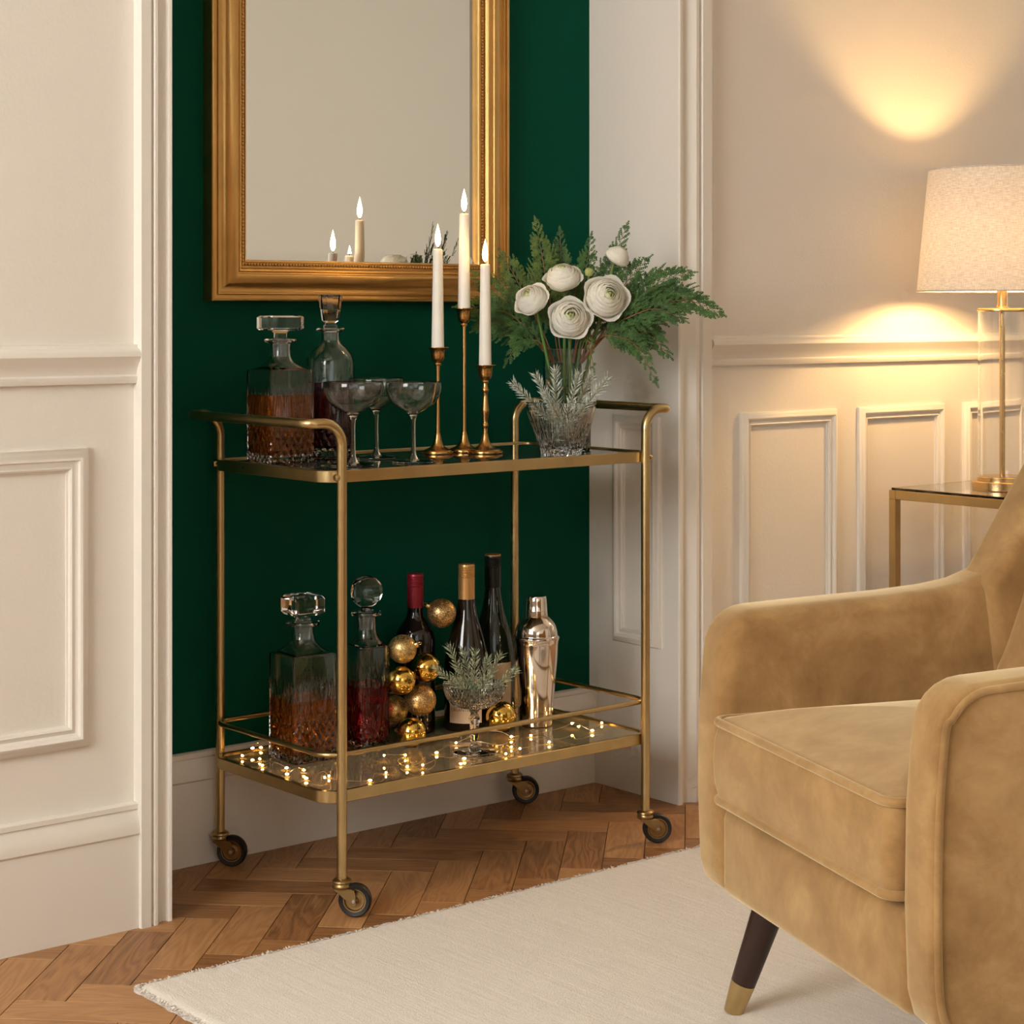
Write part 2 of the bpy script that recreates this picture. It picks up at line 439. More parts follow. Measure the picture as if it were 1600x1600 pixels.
def frame_sweep(u0, u1, v0, v1, prof, to3d):
    """mitred moulding round a rectangle; prof: (inset from the outer edge, height off the wall)"""
    V, F = [], []; m = len(prof)
    for cu, cv, su, sv in ((u0, v0, 1, 1), (u1, v0, -1, 1), (u1, v1, -1, -1), (u0, v1, 1, -1)):
        V += [to3d(cu + su * d, cv + sv * d, h) for d, h in prof]
    for i in range(4):
        for k in range(m - 1):
            a = i * m; b = ((i + 1) % 4) * m
            F.append((a + k, b + k, b + k + 1, a + k + 1))
    return V, F
def extrude_prof(prof, x0, x1, to3d):
    """long straight moulding; prof (s, h) swept along t"""
    m = len(prof); V = [to3d(x0, s, h) for s, h in prof] + [to3d(x1, s, h) for s, h in prof]
    F = [(k, k + 1, m + k + 1, m + k) for k in range(m - 1)] + [tuple(range(m - 1, -1, -1)), tuple(range(m, 2 * m))]
    return V, F

# ------------------------------------------------------------------ the room
YF = -0.235          # face of the panelled wall
YB = 0.03            # face of the green alcove wall
XL, XR = -4.6, 3.9   # side walls
YR = -4.7            # wall behind the camera
ZC = 2.75
AL = -1.224          # left cheek of the alcove
wl = struct('wall_left', box(XL, AL, YF, 0.16, 0, ZC), 'plaster', 'cream panelled wall left of the green alcove', 'wall')
wr = struct('wall_right', box(0.0, XR, YF, 0.16, 0, ZC), 'plaster', 'cream panelled wall right of the green alcove, behind the lamp', 'wall')
struct('wall_back', box(AL, 0.0, YB, 0.16, 0, ZC), 'green', 'deep emerald green wall at the back of the alcove', 'wall')
# windows in the far left wall and the rear wall (behind the camera)
def wall_with_hole(axis, pos, thick, a0, a1, h0, h1, b0, b1):
    g = []
    def bb(p0, p1, z0, z1):
        return box(min(pos, pos + thick), max(pos, pos + thick), p0, p1, z0, z1) if axis == 'x' else box(p0, p1, min(pos, pos + thick), max(pos, pos + thick), z0, z1)
    return join(bb(a0, b0, 0, ZC), bb(b1, a1, 0, ZC), bb(b0, b1, 0, h0), bb(b0, b1, h1, ZC))
struct('wall_far_left', wall_with_hole('x', XL, -0.15, YR, YF, 1.15, 2.7, -2.48, -0.92), 'taupe', 'plain wall with a window left of the camera', 'wall')
struct('wall_rear', wall_with_hole('y', YR, -0.15, XL, XR, 0.95, 2.5, -3.95, -2.35), 'rear', 'plain greige wall seen only in the mirror', 'wall')
struct('wall_far_right', box(XR, XR + 0.15, YR, 0.16, 0, ZC), 'taupe', 'plain taupe wall beyond the armchair', 'wall')
struct('ceiling', box(XL - 0.15, XR + 0.15, YR - 0.15, 0.16, ZC, ZC + 0.1), 'ceiling', 'plain ceiling above the room', 'ceiling')
for i, (axis, c0, c1, pos, dz) in enumerate((('x', -2.48, -0.92, XL - 0.08, 0.2), ('y', -3.95, -2.35, YR - 0.08, 0.0))):
    def wb(p0, p1, z0, z1, t=0.03):
        z0 += dz; z1 += dz
        return box(pos - t, pos + t, p0, p1, z0, z1) if axis == 'x' else box(p0, p1, pos - t, pos + t, z0, z1)
    mid = (c0 + c1) / 2
    wf = struct('window_%d' % (i + 1), join(wb(c0, c0 + 0.06, 0.95, 2.5), wb(c1 - 0.06, c1, 0.95, 2.5), wb(c0, c1, 0.95, 1.01), wb(c0, c1, 2.44, 2.5), wb(mid - 0.02, mid + 0.02, 0.95, 2.5), wb(c0, c1, 1.7, 1.74)),
                'paint', 'white sash window behind the camera', 'window')
    obj('pane', wb(c0, c1, 0.95, 2.5, 0.003), 'sky', wf, False)

# floor: herringbone oak blocks at 45 degrees to the walls
floor = struct('floor', box(XL, XR, YR, 0.16, -0.06, -0.006), 'joint', 'oak herringbone parquet floor', 'floor')
PW, PL = 0.0781, 0.262
A_ = Vector((math.sqrt(.5), -math.sqrt(.5), 0)); B_ = Vector((math.sqrt(.5), math.sqrt(.5), 0))
O_ = Vector((-1.4192 - (PW + PL) * .7071, -0.256 - (PW + PL) * .7071, 0))
g_ = 0.0006
plank_geo = bevelled(box(-PL / 2 + g_, PL / 2 - g_, -PW / 2 + g_, PW / 2 - g_, -0.006, 0.0), 0.0005, 1)
pl = []
for s in range(-32, 33):
    for k in range(-110, 111):
        base = O_ + A_ * (s * PL) - B_ * (s * PL)
        ca = base + A_ * (k * PW + PL / 2) + B_ * (k * PW + PW / 2)
        cb = base + A_ * (k * PW - PW / 2) + B_ * (k * PW + PL / 2)
        for c, rz in ((ca, -PI / 4), (cb, PI / 4)):
            if not (XL + .1 < c.x < XR - .1 and YR + .1 < c.y < 0.2): continue
            if c.y > YF + .14 and not (AL - .2 < c.x < 0.2): continue
            q = c - Vector((cam.location.x, cam.location.y, 0)); d = q.dot(VV); u = q.dot(RV)
            inview = d > 2.0 and abs(u / d) < 0.30 and not (c.x > -1.36 and c.y < -0.66) and 3050 * 1.05 / d + 487 < 1720
            pl.append((0 if inview else 1, (c - Vector((-0.8, -0.4, 0))).length, c, rz))
pl.sort(key=lambda t: (t[0], t[1]))
first = None; rest = []
for i, (far, dist, c, rz) in enumerate(pl):
    if i < 295 and not far:
        flip = random.choice((0, PI))
        if first is None:
            first = obj('plank', plank_geo, 'wood', floor, False, loc=c, rotz=rz + flip)
        else:
            copy_of(first, floor, c, (0, 0, rz + flip))
    else:
        rest.append(xf(plank_geo, Matrix.Translation(c) @ Matrix.Rotation(rz, 4, 'Z')))
obj('outer_parquet', join(*rest), 'wood', floor, False, kind='stuff')

# skirting, chair rails, panel mouldings, door-case trims
SK = [(0, 0), (0, 0.018), (0.158, 0.018), (0.162, 0.022), (0.172, 0.022), (0.186, 0.019), (0.197, 0.013), (0.201, 0.012), (0.203, 0.015), (0.211, 0.015), (0.213, 0.012), (0.213, 0)]
CR = [(0, 0), (0, 0.010), (0.006, 0.013), (0.012, 0.013), (0.015, 0.010), (0.024, 0.012), (0.032, 0.017), (0.038, 0.021), (0.046, 0.026), (0.054, 0.025), (0.059, 0.020), (0.060, 0.015), (0.066, 0.013), (0.067, 0.0)]
to_front = lambda t, s, h: (t, YF - h, s)
struct('baseboard_left', extrude_prof(SK, XL, -1.2885, to_front), 'paint', 'tall moulded cream skirting on the left wall', 'skirting', True)
struct('baseboard_right', extrude_prof(SK, 0.10, XR, to_front), 'paint', 'tall moulded cream skirting on the right wall behind the armchair', 'skirting', True)
struct('baseboard_back', extrude_prof(SK, AL, 0.0, lambda t, s, h: (t, YB - h, s)), 'paint', 'cream skirting under the green alcove wall', 'skirting', True)
struct('trim_1', extrude_prof([(s + 0.928, h) for s, h in CR], XL, -1.2885, to_front), 'paint', 'cream chair rail on the left wall', 'chair rail', True)
struct('trim_2', extrude_prof([(s + 0.932, h) for s, h in CR], 0.10, XR, to_front), 'paint', 'cream chair rail on the right wall behind the lamp', 'chair rail', True)
def architrave(name, xo, xi, label):
    """door-case moulding from the outer edge xo to the inner edge xi"""
    W = xi - xo
    pr = [(0, 0), (0, .024), (.01, .026), (.30, .026), (.32, .020), (.35, .018), (.38, .022), (.42, .025), (.50, .025), (.56, .020), (.66, .013), (.76, .011), (.84, .013), (.87, .019), (.90, .020), (.97, .020), (1.0, .017), (1.0, 0)]
    struct(name, extrude_prof([(a * W, h) for a, h in pr], 0, ZC, lambda t, s, h: (xo + s, YF - h, t)), 'paint', label, 'trim', True)
architrave('trim_3', -1.2885, -1.2235, 'fluted cream architrave at the left edge of the alcove')
architrave('trim_4', 0.094, 0.0, 'fluted cream architrave at the right edge of the alcove')
PM = [(0, 0), (0, .006), (.002, .009), (.007, .011), (.011, .015), (.016, .017), (.020, .015), (.022, .010), (.026, .008), (.030, .009), (.033, .011), (.036, .009), (.037, .004), (.040, .003), (.040, 0)]
front3 = lambda u, v, h: (u, YF - h, v)
for x1 in (-1.3765, -2.30, -3.22):
    obj('panel_moulding', frame_sweep(x1 - 0.80, x1, 0.320, 0.822, PM, front3), 'paint', wl)
px = 0.205
for k in range(9):
    obj('panel_moulding', frame_sweep(px, px + 0.318, 0.322, 0.827, [(a * 0.8, h * .9) for a, h in PM], front3), 'paint', wr); px += 0.395
obj('panel_moulding', frame_sweep(-0.200, -0.052, 0.326, 0.824, [(a * 0.85, h * .8) for a, h in PM], lambda u, v, h: (-h, u, v)), 'paint', wr)

# ------------------------------------------------------------------ mirror
mir = thing('wall_mirror', 'tall mirror in a beaded gilt frame hanging on the green wall', 'mirror', (-0.62, YB, 1.07))
mx0, mx1, mz0, mz1 = -0.374, 0.362, 0.0, 1.0
m3 = lambda u, v, h: (u, -h, v)
FP = [(0, 0), (0, .030), (.002, .033), (.006, .034), (.009, .033), (.0095, .030), (.012, .030), (.014, .033), (.017, .033), (.018, .029), (.022, .028), (.026, .030), (.031, .035), (.036, .041), (.042, .045), (.047, .046), (.051, .045), (.053, .042), (.0535, .038), (.056, .037), (.058, .039), (.061, .038), (.063, .033), (.065, .030), (.067, .030), (.0672, .026), (.0755, .026), (.0765, .028), (.079, .027), (.080, .024), (.080, .012)]
obj('frame', frame_sweep(mx0, mx1, mz0, mz1, [(a, h) for a, h in FP], m3), 'gilt', mir, True, 50)
bv, bf = sphere(0.0031, (0, 0, 0), 8, 6); beads = []
bi = 0.0713
def bead_line(p, q):
    p = Vector(p); q = Vector(q); n = max(2, int((q - p).length / 0.0068))
    for i in range(n): beads.append(move((bv, bf), p.lerp(q, i / n)))
bead_line((mx0 + bi, -.027, mz0 + bi), (mx1 - bi, -.027, mz0 + bi)); bead_line((mx1 - bi, -.027, mz0 + bi), (mx1 - bi, -.027, mz1 - bi))
bead_line((mx1 - bi, -.027, mz1 - bi), (mx0 + bi, -.027, mz1 - bi)); bead_line((mx0 + bi, -.027, mz1 - bi), (mx0 + bi, -.027, mz0 + bi))
obj('beading', join(*beads), 'gilt', mir, kind='stuff')
gi = 0.078
obj('mirror_glass', join(frame_sweep(mx0 + gi, mx1 - gi, mz0 + gi, mz1 - gi, [(0, .0145), (0.019, .0156)], m3),
     ([(mx0 + gi + .019, -.0156, mz0 + gi + .019), (mx1 - gi - .019, -.0156, mz0 + gi + .019), (mx1 - gi - .019, -.0156, mz1 - gi - .019), (mx0 + gi + .019, -.0156, mz1 - gi - .019)], [(0, 1, 2, 3)])), 'mirror', mir, False)
obj('back_board', box(mx0 + .006, mx1 - .006, -.012, -.001, mz0 + .006, mz1 - .006), 'giltdark', mir, False)

# ------------------------------------------------------------------ bar cart
X0, X1, Y0, Y1 = -0.985, -0.257, -0.42, -0.017      # leg axes
ZT, ZL = 0.770, 0.212                               # shelf surfaces
ZT0, ZL0 = ZT, ZL
cart = thing('bar_cart', 'brushed brass two tier bar cart on casters in front of the green alcove', 'bar cart', ((X0 + X1) / 2, (Y0 + Y1) / 2, 0))
CX, CY = (X0 + X1) / 2, (Y0 + Y1) / 2
hx, hy = (X1 - X0) / 2, (Y1 - Y0) / 2
ZH = 0.857; LR = 0.0088
for s in (-1, 1):
    xo = s * (hx + 0.068); xi = s * hx
    P = [(xi, -hy, 0.062), (xi, -hy, ZH), (xo, -hy, ZH), (xo, hy, ZH), (xi, hy, ZH), (xi, hy, 0.062)]
    obj('end_frame', tube(fillet(P, [0.040, 0.021, 0.021, 0.040], 10), LR, 20), 'brass', cart)
def loop(hx_, hy_, rc, z, seg=10): return [Vector(p) for p in rrect(hx_, hy_, rc, z, seg)]
fx, fy = hx + 0.022, hy - LR - 0.003
for zt in (ZT, ZL):
    t = 0.004; h = 0.0105
    sec = [(h, -t), (h, t), (h - .001, t + .001), (-h + .001, t + .001), (-h, t), (-h, -t), (-h + .001, -t - .001), (h - .001, -t - .001)]
    obj('shelf_frame', sweep(loop(fx, fy, 0.034, zt - h + 0.003, 12), sec, True, (0, 0, 1)), 'brass', cart, True, 30)
    gx, gy = fx - .0052, fy - .0052
    obj('shelf_glass', loft([rrect(gx, gy, .030, zt - .007, 10), rrect(gx, gy, .030, zt - .0008, 10), rrect(gx - .0008, gy - .0008, .029, zt, 10)]), 'topglass' if zt == ZT else 'smoked', cart, True, 20)
obj('guard_rail', tube(loop(fx, fy, 0.036, 0.277, 10), 0.0046, 14, True), 'brass', cart)
for sy in (-1, 1):
    for sx in (-1, 1):
        obj('screw', xf(lathe([(0, 0), (.006, 0), (.006, .006), (.0045, .008), (0, .008)], 16), Matrix.Translation((sx * (hx + LR - .001), sy * hy, ZT - .008)) @ Matrix.Rotation(sx * PI / 2, 4, 'Y')), 'brass', cart)
# casters, trailing to the right of the legs
cap_geo = lathe([(0, .078), (.0075, .078), (.0075, .066), (.013, .0655), (.0165, .063), (.0172, .060), (.0150, .0575), (.0155, .055), (.0172, .053), (.016, .049), (.010, .048), (0, .048)], 28)
wheel_prof = [(.020, -.007), (.0265, -.0085), (.0285, -.006), (.0290, 0), (.0285, .006), (.0265, .0085), (.020, .007), (.020, -.007)]
hub_prof = [(0, -.0075), (.006, -.0078), (.0075, -.005), (.013, -.0038), (.0165, -.0045), (.018, -.007), (.0203, -.0072), (.0203, .0072), (.018, .007), (.0165, .0045), (.013, .0038), (.0075, .005), (.006, .0078), (0, .0075)]
def fork_geo():
    out = [bevel_box(-.012, .020, -.0125, .0125, .046, .0495, .001, 1)]
    for s in (-1, 1):
        poly = [(-.013, .0485), (.024, .0485), (.026, .042), (.028, .024), (.026, .021), (.021, .021), (.015, .026), (-.004, .042)]
        out.append(bevelled(extrude_poly(poly, s * .0108, s * .0126), .0004, 1))
    return join(*out)
fg = fork_geo()
MX = Matrix.Rotation(PI / 2, 4, 'X')
geo_parts = [('fork', fg, 'darkbrass'), ('wheel', move(xf(lathe(wheel_prof, 40), MX), (.0235, 0, .0292)), 'rubber'),
             ('hub', move(xf(lathe(hub_prof, 32), MX), (.0235, 0, .0292)), 'darkbrass'),
             ('axle', move(xf(lathe([(0, -.0145), (.003, -.0140), (.0036, -.0125), (.0036, .0125), (.003, .0140), (0, .0145)], 14), MX), (.0235, 0, .0292)), 'steel')]
proto = None
for sx in (-1, 1):
    for sy in (-1, 1):
        loc = (sx * hx, sy * hy, 0); rz = -YAW + 0.12 * sx
        if proto is None:
            proto = obj('caster', cap_geo, 'darkbrass', cart, loc=loc, rotz=rz); kids = [obj(n_, g, m_, proto) for n_, g, m_ in geo_parts]
        else:
            c = copy_of(proto, cart, loc, (0, 0, rz))
            for k in kids: copy_of(k, c)

ZT, ZL = ZT + .0006, ZL + .0006     # things stand a hair above the glass
# ------------------------------------------------------------------ decanters
def rings_to_geo(outer, inner):
    """closed glass vessel wall from outer rings (bottom to top) and inner rings (top to bottom)"""
    return loft(outer + inner, True, True)
def morph(hs, r, t, rc, z, seg=8):
    """ring between a rounded square (t=0) and a circle (t=1)"""
    a = rrect(hs, hs, rc, z, seg); b = circ_like(r, z, seg)
    return [tuple(p * (1 - t) + q * t for p, q in zip(u, v)) for u, v in zip(a, b)]
def stopper_plug(r0, z0, z1):
    return lathe([(0, z0), (r0 * .8, z0), (r0, z1), (0, z1)], 28)
def square_decanter(name, label, loc, hs, rc, zs, zn, zlip, rn, rlip, zliq, glassmat, liqmat, rotz=0.0, stop=None):
    d = thing(name, label, 'decanter', loc, rotz, 'glass decanters on the bar cart')
    k = 0.0045; zb = 0.016
    def body(off, zlo):
        h = hs - off; c = max(rc - off * .5, .002); out = []
        out.append(rrect(h - .004, h - .004, c, zlo, 8)); out.append(rrect(h, h, c, zlo + .004, 8))
        out.append(rrect(h, h, c, zs - .004, 8)); out.append(rrect(h - .0022, h - .0022, c, zs, 8))
        for t in (.12, .3, .5, .7, .85, 1.0):
            z = zs + (zn - zs) * (t ** 1.35)
            rr = (rn - off * .6) + (h - .003 - rn) * (1 - t) ** 1.7
            out.append(morph(rr, rr, min(1, t * 1.5), max(c * (1 - t), .001), z, 8))
        return out
    outer = body(0, 0) + [circ_like(rn * .97, (zn + zlip) / 2, 8), circ_like(rn * 1.0, zlip - .006, 8), circ_like(rlip * .96, zlip - .003, 8), circ_like(rlip, zlip, 8), circ_like(rlip * .96, zlip + .003, 8), circ_like(rn * .86, zlip + .003, 8)]
    inner = [circ_like(rn - .0042, zlip - .004, 8), circ_like(rn - .0040, zn, 8)] + list(reversed(body(k, zb)))[1:]
    obj('glass_body', rings_to_geo(outer, inner), glassmat, d, True, 30)
    lh = hs - k + .0003; lc = max(rc - k * .5, .002)
    obj('liquid', loft([rrect(lh - .004, lh - .004, lc, zb - .0002, 8), rrect(lh, lh, lc, zb + .004, 8), rrect(lh, lh, lc, zliq, 8)]), liqmat, d, True, 30)
    st = obj('stopper', stop, 'glass', d, True, 22)
    obj('ground_plug', stopper_plug(rn - .0046, zlip - .030, zlip + .004), 'frostglass', st)
    return d
def disc_stopper(r, z0, z1, rs, zlip, sides=8):
    rot = Matrix.Rotation(PI / sides + .1, 4, 'Z'); h = (z1 - z0)
    top = lathe([(0, z1), (r * .90, z1), (r, z1 - .003), (r, z0 + .003), (r * .90, z0), (rs * 1.3, z0 - .002), (rs, z0 - .006), (rs, zlip + .005), (0, zlip + .005)], sides)
    return xf(top, rot)
square_decanter('whisky_decanter', 'square cut crystal whisky decanter with flat octagonal stopper on the top shelf', (-0.936, -0.150, ZT), .0472, .006, .172, .200, .226, .0200, .0305, .125, 'cutA', 'whisky', math.radians(-3.5),
                disc_stopper(.0445, .2455, .272, .0125, .226))
def block_stopper(hs, z0, z1, rs, zlip):
    R = [circ_like(rs, zlip + .005, 6), circ_like(rs * .95, z0 - .008, 6), circ_like(rs * 1.5, z0 - .002, 6), rrect(hs * .86, hs * .86, .006, z0, 6), rrect(hs, hs, .007, z0 + .005, 6), rrect(hs, hs, .007, z1 - .006, 6), rrect(hs * .84, hs * .84, .005, z1, 6)]
    return loft(R)
square_decanter('whisky_decanter', 'large square cut crystal whisky decanter with square block stopper on the lower shelf', (-0.886, -0.150, ZL), .0472, .004, .198, .236, .2525, .0210, .0325, .114, 'cutC', 'whisky', math.radians(-3.5),
                block_stopper(.032, .270, .306, .0135, .2525))
def ball_stopper(r, zc, rs, zlip):
    g = lathe([(0, zlip + .004), (rs, zlip + .004), (rs * .9, zc - r * .98)] + [(r * math.sin(a), zc - r * math.cos(a)) for a in [PI * (k + 1) / 9 for k in range(8)]] + [(0, zc + r)], 11)
    return g
square_decanter('wine_decanter', 'slim rounded cut crystal decanter of red wine with faceted ball stopper', (-0.740, -0.150, ZL), .0375, .019, .196, .226, .257, .0200, .0295, .121, 'cutD', 'redwine', math.radians(-3.5),
                ball_stopper(.0315, .299, .0105, .257))
def round_decanter():
    d = thing('port_decanter', 'round crystal decanter of dark port with tapered stopper behind the coupe glasses', 'decanter', (-0.786, -0.095, ZT), 0, 'glass decanters on the bar cart')
    r = .0468
    out = [(0, 0), (r - .003, 0), (r, .003), (r, .178), (r * .985, .187)] + smoothprof([(r * .90, .197), (r * .70, .208), (.0215, .219), (.0188, .230)], 4) + [(.0188, .240), (.0275, .243), (.0282, .245), (.0272, .248), (.0160, .248)]
    inn = [(.0146, .240), (.0146, .222), (.018, .216), (r * .66, .205), (r * .86, .194), (r - .004, .184), (r - .004, .022), (r - .008, .018), (0, .018)]
    obj('glass_body', lathe(out + inn, 56), 'cutB', d, True, 30)
    rl = r - .0038
    obj('liquid', lathe([(0, .0178), (rl - .004, .0178), (rl, .022), (rl, .144), (0, .144)], 56), 'port', d, True, 30)
    st = obj('stopper', lathe([(0, .252), (.011, .252), (.0105, .258), (.0165, .262), (.0175, .266), (.0235, .309), (.0228, .312), (.019, .312), (.0165, .285), (0, .284)], 10), 'glass', d, True, 20)
    obj('ground_plug', stopper_plug(.0142, .224, .254), 'frostglass', st)
round_decanter()

# ------------------------------------------------------------------ coupe glasses
def coupe(label, loc, r, h, rb):
    zb = h - .056
    d = thing('coupe_glass', label, 'glass', loc, 0, 'empty coupe glasses on the top shelf')
    outer = smoothprof([(.0048, zb - .012), (.010, zb - .002), (r * .45, zb + .006), (r * .78, zb + .018), (r * .95, zb + .034), (r, zb + .046), (r * .985, h)], 5)
    inner = [(max(0, a - .0011), b + .0010) for a, b in outer[::-1] if b > zb + .0005]
    obj('bowl', lathe(outer + inner + [(0, zb + .003)], 48), 'thinglass', d, True, 60)
    obj('stem', lathe(smoothprof([(.010, .006), (.0052, .016), (.0040, .04), (.0038, .07), (.0048, zb - .012)], 5), 48), 'thinglass', d, True, 60)
    obj('foot', lathe([(0, 0), (rb, 0), (rb + .0004, .001), (rb, .0022), (rb * .6, .0035), (.010, .006)], 48), 'thinglass', d, True, 60)
coupe('empty coupe glass nearest the cart corner, in front of the port decanter', (-0.8736, -0.296, ZT), .0555, .1505, .042)
coupe('empty coupe glass standing behind the other two, its bowl half hidden', (-0.741, -0.184, ZT), .0530, .1515, .040)
coupe('empty coupe glass nearest the brass candlesticks', (-0.744, -0.306, ZT), .0525, .1480, .040)
def cut_coupe():
    h, r, rb = .131, .060, .042; zb = .083
    d = thing('cut_glass_coupe', 'cut crystal coupe holding green rosemary on the lower shelf', 'glass', (-0.610, -0.320, ZL))
    outer = smoothprof([(.007, zb - .010), (.013, zb), (r * .60, zb + .006), (r * .86, zb + .018), (r * .97, zb + .034), (r, h)], 5)
    inner = [(max(0, a - .003), b + .003 if b < h - .004 else b) for a, b in outer[::-1] if b > zb + .0005]
    obj('bowl', lathe(outer + inner[1:] + [(0, zb + .005)], 48), 'cutcoupe', d, True, 60)
    obj('stem', lathe(smoothprof([(.012, .008), (.0068, .018), (.0075, .03), (.0088, .052), (.0110, .064), (.007, zb - .010)], 4), 48), 'thinglass', d, True, 60)
    obj('foot', lathe([(0, 0), (rb, 0), (rb + .0005, .0015), (rb, .003), (rb * .6, .005), (.012, .008)], 48), 'thinglass', d, True, 60)
cut_coupe()

# ------------------------------------------------------------------ candlesticks and candles
def candlestick(loc, h, rb, shaft, label):
    d = thing('candlestick', label, 'candlestick', loc, 0, 'brass candlesticks on the top shelf')
    obj('base', lathe([(0, 0), (rb, 0), (rb + .0006, .002), (rb, .0045), (rb * .93, .0055), (rb * .90, .007)] + smoothprof([(rb * .72, .009), (rb * .42, .015), (.0085, .024), (.0062, .034), (.0045, .040)], 5) + [(0, .040)], 40), 'candlebrass', d)
    zt = h - .034
    prof = [(.0045, .036)] + shaft(zt) + [(.0045, zt)]
    obj('shaft', lathe([(0, .036)] + prof + [(0, zt)], 24), 'candlebrass', d)
    obj('cup', lathe([(0, zt - .002), (.0062, zt - .002), (.0072, zt + .001), (.0060, zt + .004), (.0105, zt + .007), (.0135, zt + .013), (.0138, zt + .020), (.0145, zt + .028), (.0185, zt + .0325), (.0218, zt + .0335), (.0218, zt + .0346), (.0150, zt + .0338), (.0128, zt + .030), (.0128, zt + .012), (0, zt + .012)], 36), 'candlebrass', d)
    return d
plain = lambda zt: [(.0040, .06), (.0036, zt * .6), (.0040, zt - .01)]
def turned(zt):
    a = .036; L = zt - a
    return smoothprof([(.0050, a + L * .02), (.0046, a + L * .12), (.0062, a + L * .16), (.0064, a + L * .20), (.0048, a + L * .24), (.0058, a + L * .32), (.0080, a + L * .44), (.0070, a + L * .54), (.0052, a + L * .70), (.0050, a + L * .78), (.0072, a + L * .85), (.0052, a + L * .92), (.0045, a + L * .98)], 4)
def candle(loc, L, label, r0=.0125, r1=.0095):
    d = thing('taper_candle', label, 'candle', loc, 0, 'lit white taper candles')
    obj('wax', lathe([(0, 0), (r0 * .9, 0), (r0 * 1.0, .018), (r1, L - .002), (r1 * .8, L), (r1 * .55, L - .0025), (0, L - .0035)], 32), 'wax', d)
    obj('wick', tube([(0, 0, L - .004), (.0004, 0, L + .003), (.0012, 0, L + .008)], .0008, 6), 'wick', d)
    z = L + .0045
    obj('flame', lathe([(0, z)] + smoothprof([(.0012, z), (.0042, z + .005), (.0058, z + .013), (.0052, z + .022), (.0030, z + .033), (.0009, z + .041), (0, z + .045)], 4), 20), 'flame', d)
ST = [((-0.5797, -0.167), .209, .030, plain, .194, 'slim brass candlestick of middle height, nearest the coupe glasses', 'lit white taper in the middle height candlestick, leftmost candle'),
      ((-0.5120, -0.165), .286, .030, plain, .189, 'tallest slim brass candlestick at the back of the three', 'lit white taper standing highest, in the tallest candlestick'),
      ((-0.5010, -0.218), .174, .0345, turned, .1995, 'shortest brass candlestick with a turned baluster shaft', 'lit white taper standing lowest, nearest the cedar bouquet')]
for (x, y), h, rb, sh, L, la, lb in ST:
    candlestick((x, y, ZT), h, rb, sh, la); candle((x, y, ZT + h - .0215), L + .0215, lb)

# ------------------------------------------------------------------ vase, bowl and greenery
VX, VY = -0.318, -0.255
v = thing('glass_vase', 'clear glass cylinder vase holding ranunculus and cedar', 'vase', (VX, VY, ZT))
vr, vh = .0480, .205
obj('glass_body', lathe([(0, 0), (vr - .002, 0), (vr, .002), (vr, vh - .001), (vr - .0008, vh), (vr - .0022, vh), (vr - .003, vh - .001), (vr - .003, .014), (vr - .006, .010), (0, .010)], 56), 'glass', v)
BX, BY = -0.4212, -0.355
b = thing('glass_bowl', 'small tapered crystal bowl holding frosted rosemary', 'bowl', (BX, BY, ZT))
bo = smoothprof([(.0400, .0), (.0410, .010), (.0500, .036), (.0610, .066), (.0675, .090), (.0685, .104)], 5)
bi_ = [(max(0, a - .0028), max(z, .012)) for a, z in bo[::-1] if z >= .012]
obj('glass_body', lathe([(0, 0)] + bo + [(.0665, .1045)] + bi_[1:] + [(0, .012)], 56), 'cutbowl', b, True, 60)

